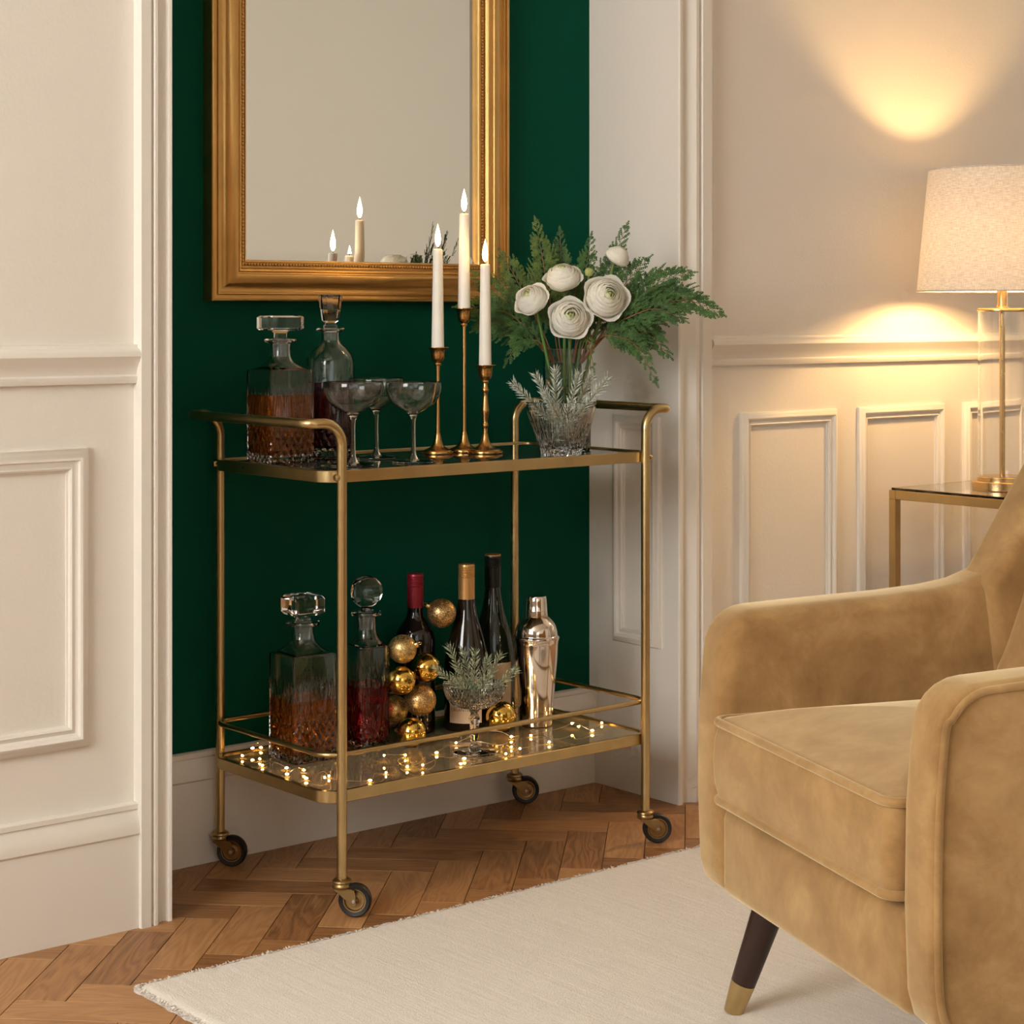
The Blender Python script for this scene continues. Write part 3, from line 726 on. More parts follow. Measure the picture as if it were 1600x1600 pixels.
CAMV = -VV     # towards the viewer's side of the room
UP = Vector((0, 0, 1))
def vloc(r, u, c): return RV * r + UP * u + CAMV * c
def spindle(p, q, wdt, nrm, V, F):
    """thin four sided leaflet from p to q"""
    t = (q - p); L = t.length
    if L < 1e-6: return
    t /= L; s = t.cross(nrm).normalized() * wdt; nn = s.cross(t).normalized() * wdt * .45
    m = p + (q - p) * .45; b = len(V)
    V += [p, m + s, m + nn, m - s, m - nn, q]
    F += [(b, b + 1, b + 2), (b, b + 2, b + 3), (b, b + 3, b + 4), (b, b + 4, b + 1), (b + 5, b + 2, b + 1), (b + 5, b + 3, b + 2), (b + 5, b + 4, b + 3), (b + 5, b + 1, b + 4)]
def cedar(origin, tip, sag, label, seedv, m='cedar', start=.36, width=.055, base=(0, 0, 0), twist=0.0):
    rnd = random.Random(seedv)
    o = thing('cedar_sprig', label, 'cedar sprig', origin, 0, 'cedar sprigs in the vase')
    tip = Vector(tip); base = Vector(base)
    mid = base.lerp(tip, .5) + UP * sag
    pts = catmull([base, base.lerp(mid, .5) + UP * sag * .35, mid, mid.lerp(tip, .5) + UP * sag * .35, tip], 8)
    obj('twig', tube(pts, .0013, 6, False, [1.25 - 1.0 * i / len(pts) for i in range(len(pts))]), 'twig', o)
    total = sum((pts[i + 1] - pts[i]).length for i in range(len(pts) - 1))
    V, F = [], []
    nrm0 = (CAMV + UP * .25 + RV * twist + Vector((rnd.uniform(-.25, .25), rnd.uniform(-.25, .25), rnd.uniform(-.2, .2)))).normalized()
    def at(f):
        x = f * (len(pts) - 1); i = min(int(x), len(pts) - 2); return pts[i].lerp(pts[i + 1], x - i), (pts[i + 1] - pts[i]).normalized()
    def branchlet(p, t, side, L, nrm, lvl):
        """a side spray with its own alternating leaflets"""
        n = max(4, int(L / .0036)); bend = side * .22; prev = p
        for i in range(1, n + 1):
            f = i / n
            s = nrm.cross(t).normalized()
            d = (t + s * bend * f - UP * .10 * f).normalized()
            q = p + d * (L * f)
            spindle(prev, q + (q - prev) * .4, .0010, nrm, V, F)
            if lvl == 1 and L > .026 and i in (int(n * .30), int(n * .52)):
                for sd in (-1, 1):
                    d3 = (d * .82 + nrm.cross(d) * sd * .57).normalized()
                    branchlet(q, d3, -sd * .5, L * (.40 if f < .4 else .28), nrm, 2)
            if i < n:
                l2 = (.0062 * (1 - f) ** .6 + .0018) * (.75 + .5 * rnd.random())
                for sd in (-1, 1):
                    d2 = (d * .84 + nrm.cross(d) * sd * .54 + nrm * rnd.uniform(-.2, .2)).normalized()
                    spindle(q, q + d2 * l2, .0011, nrm, V, F)
            prev = q
    n = max(5, int(total * (1 - start) / .0150))
    for i in range(n):
        p0, t0 = at(start + (1 - start) * i / n)
        for side in (-1, 1):
            f = start + (1 - start) * (i + (.25 if side > 0 else .7) + rnd.uniform(-.12, .12)) / n
            p, t = at(min(f, .99)); g = max(0, min(1, (f - start) / (1 - start)))
            L = width * (min(1, .45 + g * 4) * (1 - g) ** .85 * 1.25 + .12) * rnd.uniform(.8, 1.2)
            nr = (nrm0 - t * nrm0.dot(t)).normalized()
            s = nr.cross(t).normalized() * side
            d = (t * .80 + s * .62 + nr * rnd.uniform(-.22, .22)).normalized()
            branchlet(p, d, -side, L, nr, 1)
    branchlet(at(.97)[0], at(.97)[1], 0, .022, nrm0, 2)
    obj('foliage', (V, F), m, o, False)
    return o
MOUTH = (VX, VY, ZT + vh)
px_ = 1 / 773.0
# tips: (right, up, towards the viewer) in metres from the middle of the vase mouth
CED = [((-.062, .256, -.07), .010, 'upright cedar sprig with red twig, tallest left of the flowers', 'cedarlight', .056),
       ((-.012, .236, -.09), .006, 'upright cedar sprig right behind the topmost white bloom at the left', 'cedar', .050),
       ((.052, .226, -.10), .004, 'dark upright cedar sprig against the green wall behind the bud', 'cedar', .050),
       ((.122, .246, -.06), .012, 'cedar sprig rising beside the highest small ranunculus', 'cedar', .048),
       ((.160, .178, .00), .020, 'cedar sprig pointing up and right over the large right bloom', 'cedar', .050),
       ((.245, .152, .03), .036, 'cedar sprig arching right towards the architrave, upper one', 'cedar', .055),
       ((.302, .072, .06), .060, 'longest cedar sprig, arching right and drooping at its tip', 'cedar', .060),
       ((.225, .060, .08), .050, 'cedar sprig spreading right below the longest one', 'cedar', .056),
       ((.200, -.010, .05), .055, 'cedar sprig drooping to the right, lowest but one', 'cedar', .056),
       ((.172, -.062, .09), .070, 'cedar sprig hanging lowest on the right side', 'cedar', .046),
       ((.050, -.038, .10), .060, 'thin cedar sprig hanging over the vase rim at the right', 'cedarlight', .020),
       ((-.185, .150, -.02), .014, 'cedar sprig reaching left behind the shortest candle, upper one', 'cedarlight', .056),
       ((-.215, .085, -.01), .030, 'cedar sprig reaching far left behind the shortest candle', 'cedarlight', .058),
       ((-.180, .040, .02), .034, 'cedar sprig spreading left below the leftmost bloom', 'cedar', .058),
       ((-.120, -.022, .05), .044, 'cedar sprig drooping low to the left of the vase', 'cedar', .046),
       ((-.130, .190, -.05), .012, 'cedar sprig rising to the left in front of the mirror frame', 'cedarlight', .055),
       ((-.100, .110, .00), .020, 'dark cedar sprig filling behind the leftmost bloom', 'cedar', .060),
       ((.110, .100, -.02), .020, 'dark cedar sprig filling behind the large right bloom', 'cedar', .060),
       ((.020, .130, -.05), .004, 'dark cedar sprig filling the middle behind the blooms', 'cedar', .056),
       ((-.160, .075, .03), .030, 'cedar sprig reaching left just above the lowest left ones', 'cedar', .055),
       ((.262, .105, .01), .045, 'cedar sprig between the upper arching one and the longest', 'cedar', .050),
       ((.185, .025, .02), .040, 'cedar sprig spreading right through the middle of the drooping ones', 'cedar', .058),
       ((-.040, .190, -.07), .008, 'cedar sprig behind the bloom that faces upward', 'cedar', .050),
       ((.090, .170, -.05), .010, 'cedar sprig between the bud and the highest bloom', 'cedar', .048)]
for i, (tip, sag, lab, m_, wd) in enumerate(CED):
    r, u, c = tip
    base = vloc(r * -.10, -.12, c * -.1)
    rim = vloc(max(-.028, min(.028, r * .25)), .0, max(-.022, min(.022, c * .4)))
    cedar(MOUTH, vloc(r, u, c), sag, lab, 100 + i, m_, .22 if abs(r) < .13 else .28, wd * 1.15, rim - UP * .03, .0)

def petal_geo(Rb, Rt, z0, zb, zt, half, nu=8, nv=7, ruf=.0):
    """curved petal with a rounded scalloped edge: rises from the calyx, bellies out to Rb and closes to Rt"""
    V, F = [], []
    for j in range(nv + 1):
        for i in range(nu + 1):
            e = i / nu * 2 - 1
            t = (j / nv) * (1 - .16 * e * e - .10 * abs(e) ** 5)
            if t < .5:
                k = t / .5; r = .15 * Rb + (Rb - .15 * Rb) * math.sin(k * PI / 2); z = z0 + (zb - z0) * (1 - math.cos(k * PI / 2))
            else:
                k = (t - .5) / .5; r = Rb + (Rt - Rb) * (1 - math.cos(k * PI / 2)); z = zb + (zt - zb) * math.sin(k * PI / 2)
            a = e * half * (.45 + .55 * math.sin(min(1, t * 1.6) * PI / 2))
            r *= 1 - .035 * e + ruf * math.cos(e * 4.5) * t
            V.append((r * math.cos(a), r * math.sin(a), z + ruf * Rb * math.sin(e * 5) * t))
    for j in range(nv):
        for i in range(nu):
            p = j * (nu + 1) + i; F.append((p, p + 1, p + nu + 2, p + nu + 1))
    return V, F
def ranunculus(pos, face, R, label, stem_end, seedv, openness=1.0):
    rnd = random.Random(seedv)
    o = thing('ranunculus', label, 'flower', MOUTH, 0, 'white ranunculus in the vase')
    pos = Vector(pos); face = Vector(face).normalized()
    q = UP.rotation_difference(face).to_matrix().to_4x4()
    M = Matrix.Translation(pos) @ q
    layers = [(1.04, 1.14, -.60, -.20, .06, .70, 5, .05), (1.00, .94, -.60, -.10, .24, .78, 5, .02), (.93, .79, -.55, .0, .42, .80, 5, .015), (.82, .66, -.5, .10, .56, .80, 5, .012), (.70, .53, -.45, .18, .67, .82, 5, .01),
              (.58, .41, -.4, .26, .75, .86, 5, .01), (.46, .30, -.35, .33, .80, .9, 4, .01), (.34, .20, -.3, .40, .82, .95, 4, .0), (.23, .11, -.25, .46, .82, 1.0, 3, .0)]
    for li, (rb, rt, z0, zb, zt, hw, n, ruf) in enumerate(layers):
        if li == 0: rt = rt * (.75 + .35 * openness)
        src = None; off = rnd.random() * 6
        for k in range(n):
            a = off + 2 * PI * k / n + rnd.uniform(-.12, .12)
            Mk = M @ Matrix.Rotation(a, 4, 'Z') @ Matrix.Rotation(rnd.uniform(-.05, .05), 4, 'Y')
            if src is None:
                src = obj('petal', petal_geo(rb * R, rt * R, z0 * R, zb * R, zt * R, hw * 1.2, 8, 7, ruf), 'petal' if li < 7 else 'petalgreen', o, True, 80); src.matrix_local = Mk
            else:
                c = copy_of(src, o); c.matrix_local = Mk
    obj('heart', xf(move(sphere(R * .10, (0, 0, 0), 12, 8), (0, 0, R * .74)), M), 'bud', o)
    se = Vector(stem_end); b0 = pos - face * R * .45
    obj('stem', tube(catmull([b0, b0 - face * .02 * .6 - UP * .012, b0.lerp(se, .6) - UP * .004, se], 6), .0031, 10), 'stem', o)
R1 = 1 / 790.0
def fl(pxx, pyy, c): return vloc((pxx - 886) * R1, (545 - pyy) * R1, c)
cv = CAMV
ranunculus(fl(889, 497, .075), cv * 1.0 + UP * .30 + RV * .02, .0365, 'white ranunculus facing the viewer, lowest in the middle', vloc(.006, -.13, .01), 1)
ranunculus(fl(946, 464, .060), cv * 1.0 + UP * .28 + RV * .22, .0390, 'largest white ranunculus, right of the middle bloom', vloc(.014, -.14, .0), 2)
ranunculus(fl(829, 467, .060), cv * .75 + UP * .55 - RV * .45, .0310, 'leftmost white ranunculus, tilted to the left', vloc(-.012, -.14, .01), 3)
ranunculus(fl(879, 432, .030), cv * .55 + UP * .85 - RV * .12, .0330, 'white ranunculus facing upward, above the middle bloom', vloc(-.004, -.12, -.01), 4)
ranunculus(fl(967, 398, .010), cv * .30 + UP * .8 + RV * .55, .0240, 'small half open white ranunculus, highest at the right', vloc(.016, -.13, -.015), 5, .2)
def bud():
    o = thing('ranunculus_bud', 'small round green ranunculus bud on a bare stem between the blooms', 'flower bud', MOUTH)
    p = fl(920, 424, .040)
    obj('bud', join(move(lathe(smoothprof([(0, -.009), (.006, -.007), (.0088, 0), (.0075, .006), (.003, .009), (0, .0092)], 4), 10), p)), 'bud', o, True, 20)
    obj('stem', tube(catmull([p - UP * .007, p.lerp(Vector(vloc(.008, -.12, 0)), .45) + RV * .002, vloc(.008, -.12, 0)], 8), .0024, 10), 'stem', o)
bud()

def rosemary(origin, base, tip, m, label, group, seedv, L=.022, w=.0013):
    rnd = random.Random(seedv)
    o = thing('rosemary_sprig', label, 'rosemary', origin, 0, group)
    base, tip = Vector(base), Vector(tip); pts = catmull([base, base.lerp(tip, .5) - UP * .006, tip], 8)
    obj('stem', tube(pts, .0012, 6, False, [1.1 - .6 * i / len(pts) for i in range(len(pts))]), 'rosestem', o)
    V, F = [], []; n = int((tip - base).length / .0030)
    for i in range(n):
        f = .12 + .88 * i / n; x = f * (len(pts) - 1); k = min(int(x), len(pts) - 2)
        p = pts[k].lerp(pts[k + 1], x - k); t = (pts[k + 1] - pts[k]).normalized()
        s = t.cross(CAMV).normalized(); b2 = s.cross(t)
        a0 = i * 1.9 + rnd.uniform(-.6, .6)
        for a in (a0, a0 + PI):
            out = s * math.cos(a) + b2 * math.sin(a)
            d = (t * 1.0 + out * rnd.uniform(.45, 1.05)).normalized()
            l = L * rnd.uniform(.7, 1.1) * (1 - .35 * f)
            spindle(p, p + d * l, w, (d.cross(out) + b2 * .3).normalized(), V, F)
    obj('needles', (V, F), m, o, False)
BO = (BX, BY, ZT)
k8 = 1 / 802.0
def bl(pxx, pyy, c): return vloc((pxx - 877) * k8, (712 - pyy) * k8, c)
FR = [((905, 690, .0), (802, 600, .02), 'frosted rosemary sprig leaning furthest left out of the bowl'),
      ((888, 690, .01), (838, 588, -.015), 'frosted rosemary sprig second from the left in the bowl'),
      ((870, 690, .0), (868, 578, .0), 'frosted rosemary sprig standing tallest in the middle of the bowl'),
      ((872, 688, .01), (905, 585, .01), 'frosted rosemary sprig just right of the middle of the bowl'),
      ((868, 690, .0), (925, 590, -.02), 'frosted rosemary sprig second from the right in the bowl'),
      ((862, 690, -.005), (948, 592, .02), 'frosted rosemary sprig leaning furthest right out of the bowl'),
      ((896, 688, -.01), (852, 612, .035), 'short frosted rosemary sprig at the front of the bowl'),
      ((858, 692, .012), (900, 640, .030), 'frosted rosemary sprig lying low inside the bowl')]
for i, (p, q, lab) in enumerate(FR): rosemary(BO, bl(*p), bl(*q), 'frosted', lab, 'frosted rosemary in the bowl', 200 + i, .029, .0015)
CO = (-0.610, -0.320, ZL); k9 = 1 / 822.0
def cl(pxx, pyy, c): return vloc((pxx - 741) * k9, (1176 - pyy) * k9, c)
GR = [((748, 1096, .0), (682, 1042, .01), 'rosemary sprig leaning furthest left out of the coupe'),
      ((745, 1096, .0), (702, 1012, .0), 'rosemary sprig rising highest at the left of the coupe'),
      ((742, 1096, .0), (724, 1020, -.02), 'rosemary sprig left of the middle of the coupe'),
      ((740, 1096, .0), (742, 1018, .01), 'rosemary sprig standing upright in the middle of the coupe'),
      ((738, 1096, .0), (762, 1030, -.01), 'rosemary sprig right of the middle of the coupe'),
      ((736, 1096, .0), (782, 1024, .0), 'rosemary sprig rising highest at the right of the coupe'),
      ((734, 1097, .0), (806, 1046, .012), 'rosemary sprig leaning furthest right out of the coupe'),
      ((744, 1095, .0), (712, 1052, .03), 'short rosemary sprig at the front left of the coupe'),
      ((737, 1095, .0), (765, 1052, .03), 'short rosemary sprig at the front right of the coupe')]
for i, (p, q, lab) in enumerate(GR): rosemary(CO, cl(*p), cl(*q), 'rosemary', lab, 'rosemary in the cut coupe', 300 + i, .028, .0014)

# ------------------------------------------------------------------ wine bottles
def text_on_cylinder(body, r, ang0, z, size, m, parent):
    c = bpy.data.curves.new('label_text', 'FONT'); c.body = body; c.size = size; c.align_x = 'CENTER'
    t = bpy.data.objects.new('label_text', c); COL.objects.link(t)
    dg = bpy.context.evaluated_depsgraph_get(); me = bpy.data.meshes.new_from_object(t.evaluated_get(dg))
    COL.objects.unlink(t); bpy.data.objects.remove(t)
    me.name = 'label_text'
    for vtx in me.vertices:
        a = ang0 + vtx.co.x / r; vtx.co = (r * math.cos(a), r * math.sin(a), z + vtx.co.y)
    me.materials.clear(); me.materials.append(MAT[m])
    o = bpy.data.objects.new('lettering', me); link(o, parent); return o
def wine(loc, prof, capz, captop, capr, gm, cm, label, capribs=5, labelpatch=None, disc=None):
    d = thing('wine_bottle', label, 'wine bottle', loc, 0, 'wine bottles on the lower shelf')
    obj('bottle_glass', lathe(prof, 48), gm, d, True, 40)
    z0, z1 = capz, captop; P = [(0, z0), (capr, z0), (capr, z0 + (z1 - z0) * .62)]
    zr = z0 + (z1 - z0) * .62
    for k in range(capribs):
        a = zr + (z1 - .003 - zr) * k / capribs; s = (z1 - .003 - zr) / capribs
        P += [(capr, a), (capr - .0009, a + s * .2), (capr - .0009, a + s * .4), (capr, a + s * .6)]
    P += [(capr, z1 - .003), (capr - .001, z1), (0, z1)]
    obj('screw_cap', lathe(P, 40), cm, d, True, 25)
    if disc: obj('cap_disc', lathe([(0, z1 - .001), (capr + .0002, z1 - .001), (capr + .0002, z1 + .001), (capr - .001, z1 + .0022), (0, z1 + .0022)], 40), disc, d)
    if labelpatch:
        r, a0, a1, za, zb, m_ = labelpatch; n = 20; V = []
        for z in (za, zb):
            for rr in (r + .0004, r - .0008): V += [(rr * math.cos(a0 + (a1 - a0) * i / n), rr * math.sin(a0 + (a1 - a0) * i / n), z) for i in range(n + 1)]
        k = n + 1; F = [(i, i + 1, 2 * k + i + 1, 2 * k + i) for i in range(n)] + [(k + i, 3 * k + i, 3 * k + i + 1, k + i + 1) for i in range(n)]
        return d, obj('paper_label', (V, F), m_, d, True, 60)
    return d, None
wine((-0.5808, -0.095, ZL), [(0, 0), (.036, 0), (.0395, .004), (.0395, .175)] + smoothprof([(.0392, .186), (.0345, .203), (.0215, .222), (.0165, .236), (.0150, .252)], 5) + [(.0150, .300), (0, .300)],
     .247, .314, .0168, 'blackglass', 'redcap', 'black wine bottle with a red screw cap behind the baubles')
cam_ang = math.atan2(-VV.y, -VV.x)
burg = lambda r, h: [(0, 0), (r - .003, 0), (r, .004), (r, .115)] + smoothprof([(r, .122), (r * .965, .142), (r * .86, .168), (r * .68, .198), (r * .50, .226), (.0180, .252), (.0148, .275)], 5) + [(.0145, h - .01), (0, h - .01)]
d2, lab2 = wine((-0.486, -0.140, ZL), burg(.0450, .33), .260, .330, .0168, 'brownglass', 'goldcap', 'dark wine bottle with a gold screw cap and cream label, middle of the three', 5, (.0450, cam_ang - .80, cam_ang + .75, .018, .110, 'paper'))
text_on_cylinder('CRUANTES', .0457, cam_ang - .25, .042, .0085, 'ink', d2)
d3, lab3 = wine((-0.3892, -0.105, ZL), burg(.0455, .338), .271, .337, .0168, 'greenglass', 'greencap', 'tallest green wine bottle with a dark cap, behind the cocktail shaker', 6, (.0455, cam_ang - .45, cam_ang + .95, .030, .122, 'kraft'), 'goldcap')

# ------------------------------------------------------------------ cocktail shaker
sh = thing('cocktail_shaker', 'polished silver cocktail shaker at the right end of the lower shelf', 'cocktail shaker', (-0.3586, -0.207, ZL))
obj('cup', lathe([(0, 0), (.0300, 0), (.0325, .002)] + smoothprof([(.0327, .006), (.0350, .040), (.0385, .085), (.0425, .130), (.0440, .160)], 5) + [(.0440, .168), (0, .168)], 56), 'silver', sh)
st = obj('strainer_lid', lathe([(0, .166), (.0446, .166), (.0448, .170), (.0462, .1745), (.0470, .1775), (.0462, .180), (.0440, .1812)] + smoothprof([(.0432, .183), (.0420, .193), (.0370, .206), (.0285, .216), (.0232, .2205)], 5) + [(0, .2205)], 56), 'silver', sh)
obj('cap', lathe([(0, .219), (.0230, .219), (.0232, .222), (.0226, .228), (.0222, .232), (.0226, .2325), (.0222, .2335), (.0212, .250), (.0205, .258), (.0190, .2615), (0, .2622)], 48), 'silver', sh)

# ------------------------------------------------------------------ baubles
def bauble(pos, r, m, label, capdir):
    o = thing('bauble', label, 'bauble', (pos[0], pos[1], pos[2] - r), 0, 'gold baubles heaped on the lower shelf')
    obj('ball', sphere(r, (0, 0, r), 40, 28), m, o)
    q = UP.rotation_difference(Vector(capdir).normalized()).to_matrix().to_4x4()
    M = Matrix.Translation((0, 0, r)) @ q
    cp = obj('hanger_cap', xf(lathe([(0, r * .97), (r * .23, r * .965), (r * .24, r * 1.0), (r * .21, r * 1.16), (r * .10, r * 1.19), (0, r * 1.19)], 18), M), 'goldcapsmall', o)
    obj('loop', xf(tube([(r * .13 * math.cos(a), 0, r * 1.30 + r * .13 * math.sin(a)) for a in [2 * PI * k / 14 for k in range(14)]], .0006, 6, True), M), 'goldcapsmall', cp)
bauble((-0.6795, -0.185, 0.3989), .0275, 'glitterpale', 'pale gold glitter bauble topmost of the heap beside the red wine decanter', RV * 1.0 + UP * .35 + CAMV * .15)
bauble((-0.6198, -0.180, 0.3554), .0285, 'goldball', 'shiny gold bauble high at the right of the heap', -CAMV + UP * .4)
bauble((-0.6900, -0.195, 0.3411), .0275, 'goldball', 'shiny gold bauble touching the red wine decanter', -CAMV * 1.0 + UP * .2)
bauble((-0.6361, -0.185, 0.2945), .0305, 'glitter', 'bronze gold glitter bauble in the middle of the heap', -CAMV + UP * .5)
bauble((-0.6579, -0.130, 0.2710), .0270, 'glitterpale', 'gold bauble half hidden behind the lower part of the heap', -CAMV)
bauble((-0.6729, -0.205, ZL + .0282), .0280, 'goldball', 'shiny gold bauble lowest in the heap, lying on the shelf', -CAMV * .6 - RV)
bauble((-0.5455, -0.135, 0.4489), .0290, 'glitter', 'bronze glitter bauble wedged between the red capped and gold capped bottles', -RV * 1.0 + UP * .55)
bauble((-0.4552, -0.210, ZL + .0312), .0305, 'goldball', 'shiny gold bauble behind the rosemary coupe, beside the shaker', -CAMV + UP * .3)

# ------------------------------------------------------------------ fairy lights
fs = thing('fairy_light_string', 'warm fairy lights on fine silver wire trailing over the lower shelf', 'fairy lights', (CX, CY, ZL))
BP = [(-.910, -.042), (-.940, -.060), (-.975, -.080), (-.962, -.120), (-.985, -.165), (-.965, -.215), (-.990, -.255), (-.951, -.250), (-.979, -.300), (-.938, -.312), (-.970, -.345), (-.900, -.385),
      (-.843, -.355), (-.786, -.271), (-.737, -.271), (-.790, -.348), (-.765, -.362), (-.676, -.288), (-.600, -.251), (-.520, -.210),
      (-.482, -.276), (-.536, -.341), (-.590, -.390), (-.666, -.360), (-.700, -.392), (-.560, -.395), (-.455, -.358), (-.441, -.287), (-.330, -.284), (-.321, -.334), (-.255, -.290), (-.258, -.223), (-.285, -.130), (-.300, -.055)]
avoid = [((-0.886, -0.150), .064), ((-0.740, -0.150), .050), ((-0.610, -0.320), .048), ((-0.3586, -0.207), .042), ((-0.486, -0.14), .050), ((-0.4552, -.21), .022), ((-0.6729, -.205), .02), ((-.3892, -.105), .05), ((-.5808, -.095), .045)]
pts = []; rnd = random.Random(5)
for i, (x, y) in enumerate(BP):
    for (ax, ay), ar in avoid:
        dx, dy = x - ax, y - ay; dd = math.hypot(dx, dy)
        if dd < ar: x, y = ax + dx / dd * ar, ay + dy / dd * ar
    BP[i] = (x, y)
    z = .0032 + (0.010 * rnd.random() if i % 3 == 1 else .002 * rnd.random())
    pts.append(Vector((x - CX, y - CY, z)))
    if i < len(BP) - 1:
        nx, ny = BP[i + 1]; mx_, my_ = (x + nx) / 2 + rnd.uniform(-.012, .012), (y + ny) / 2 + rnd.uniform(-.012, .012)
        pts.append(Vector((mx_ - CX, my_ - CY, .004 + .012 * rnd.random())))
obj('wire', tube([p for p in catmull(pts, 6)], .00055, 5), 'wire', fs)
bulb_geo = lathe([(0, -.0034)] + [(.0021 * math.sin(PI * k / 8), -.0034 * math.cos(PI * k / 8)) for k in range(1, 8)] + [(0, .0034)], 10)
bsrc = None
for i in range(0, len(pts), 2):
    rot = (PI / 2, 0, rnd.uniform(0, PI))
    if bsrc is None: bsrc = obj('led_bulb', bulb_geo, 'led', fs, loc=pts[i]); bsrc.rotation_euler = rot
    else: copy_of(bsrc, fs, pts[i], rot)

# ------------------------------------------------------------------ side table and lamp
tb = thing('side_table', 'slim brass side table with glass top behind the armchair', 'table', (0.86, -0.51, 0))
TH = 0.637; a_, b_ = .222, .212; q_ = .0098
def bar(x0, x1, y0, y1, z0, z1): return bevel_box(x0, x1, y0, y1, z0, z1, .0012, 1)
obj('top_frame', join(bar(-a_, a_, -b_, -b_ + 2 * q_, TH - .021, TH), bar(-a_, a_, b_ - 2 * q_, b_, TH - .021, TH), bar(-a_, -a_ + 2 * q_, -b_ + 2 * q_, b_ - 2 * q_, TH - .021, TH), bar(a_ - 2 * q_, a_, -b_ + 2 * q_, b_ - 2 * q_, TH - .021, TH)), 'brass', tb, False)
obj('table_glass', bar(-a_ + .004, a_ - .004, -b_ + .004, b_ - .004, TH - .0005, TH + .0055), 'thinglass', tb, False)
for sx in (-1, 1):
    for sy in (-1, 1):
        obj('leg', bar(sx * (a_ - q_) - q_, sx * (a_ - q_) + q_, sy * (b_ - q_) - q_, sy * (b_ - q_) + q_, 0, TH - .021), 'brass', tb, False)
lz = TH + .0055
lp = thing('table_lamp', 'lit table lamp with clear glass column and oatmeal linen shade', 'lamp', (0.794, -0.500, lz))
obj('base', lathe([(0, 0), (.066, 0), (.068, .002), (.068, .019), (.066, .021), (.056, .021), (.056, .030), (.054, .032), (0, .032)], 56), 'lampbrass', lp)
ztop = 1.05 - lz
obj('glass_column', lathe([(.0545, .030), (.0545, ztop), (.0515, ztop), (.0515, .030), (.0545, .030)], 56), 'glass', lp)
obj('rod', lathe([(0, .030), (.0062, .030), (.0062, ztop + .002), (0, ztop + .002)], 20), 'lampbrass', lp)
obj('top_disc', lathe([(0, ztop), (.056, ztop), (.0565, ztop + .002), (.0565, ztop + .006), (.055, ztop + .008), (.0140, ztop + .008), (.0135, ztop + .012), (.0115, ztop + .013), (.0115, ztop + .055), (.015, ztop + .057), (.015, ztop + .085), (0, ztop + .086)], 48), 'lampbrass', lp)
zs0, zs1 = 1.097 - lz, 1.374 - lz
shd = obj('shade', lathe([(.192, zs0), (.166, zs1)], 72), 'linen', lp)
obj('rim', tube([(.192 * math.cos(2 * PI * k / 60), .192 * math.sin(2 * PI * k / 60), zs0) for k in range(60)], .0018, 8, True), 'linen', shd)
obj('rim', tube([(.166 * math.cos(2 * PI * k / 60), .166 * math.sin(2 * PI * k / 60), zs1) for k in range(60)], .0018, 8, True), 'linen', shd)
zbulb = 1.195 - lz
obj('spider', join(*[tube([(0.012 * math.cos(a), .012 * math.sin(a), ztop + .06), (.185 * math.cos(a), .185 * math.sin(a), zs0 + .012)], .0015, 6) for a in (0.3, .3 + 2 * PI / 3, .3 + 4 * PI / 3)]), 'lampbrass', lp)
obj('bulb', move(lathe(smoothprof([(0, -.045), (.012, -.043), (.015, -.025), (.026, -.002), (.030, .016), (.022, .038), (0, .046)], 4), 24), (0, 0, zbulb)), 'lampbulb', lp)
# ------------------------------------------------------------------ rug
RX0, RX1, RY0, RY1 = -1.448, 0.60, -2.75, -0.529; RT = .013
rg = thing('rug', 'ivory hand woven wool rug under the armchair', 'rug', ((RX0 + RX1) / 2, (RY0 + RY1) / 2, 0))
rcx, rcy = (RX0 + RX1) / 2, (RY0 + RY1) / 2
rh, rk = (RX1 - RX0) / 2, (RY1 - RY0) / 2
rnd = random.Random(11)
NX, NY = 220, 170; V, F = [], []
for j in range(NY + 1):
    for i in range(NX + 1):
        x = -rh + 2 * rh * i / NX; y = -rk + 2 * rk * j / NY
        e = min(i, NX - i, j, NY - j)
        if e == 0: x += rnd.uniform(-.003, .003); y += rnd.uniform(-.003, .003)
        z = (RT * .45 if e == 0 else RT) + rnd.uniform(-.0006, .0006)
        V.append((x, y, z))
for j in range(NY):
    for i in range(NX):
        p = j * (NX + 1) + i; F.append((p, p + 1, p + NX + 2, p + NX + 1))
nb = len(V); V += [(-rh, -rk, .0003), (rh, -rk, .0003), (rh, rk, .0003), (-rh, rk, .0003)]; F.append((nb, nb + 3, nb + 2, nb + 1))
edge = [i for i in range(NX + 1)] + [j * (NX + 1) + NX for j in range(1, NY + 1)] + [NY * (NX + 1) + i for i in range(NX - 1, -1, -1)] + [j * (NX + 1) for j in range(NY - 1, 0, -1)]
ne = len(edge); b0 = len(V); V += [(V[i][0], V[i][1], 0.0004) for i in edge]
F += [(edge[k], edge[(k + 1) % ne], b0 + (k + 1) % ne, b0 + k) for k in range(ne)]
obj('woven_field', (V, F), 'rug', rg, True, 80)
TV, TF = [], []
def tuft(x, y, ox, oy):
    L = rnd.uniform(.005, .012); d = Vector((ox + rnd.uniform(-.6, .6), oy + rnd.uniform(-.6, .6), rnd.uniform(-.2, .5))).normalized()
    spindle(Vector((x, y, rnd.uniform(.003, .012))), Vector((x, y, .006)) + d * L, .0016, UP, TV, TF)
for k in range(3600):
    x = rnd.uniform(-rh, rh); tuft(x, rk - .003, 0, 1)
for k in range(2600):
    y = rnd.uniform(-rk, rk); tuft(-rh + .003, y, -1, 0)
obj('edge_pile', (TV, TF), 'rug', rg, False, kind='stuff')

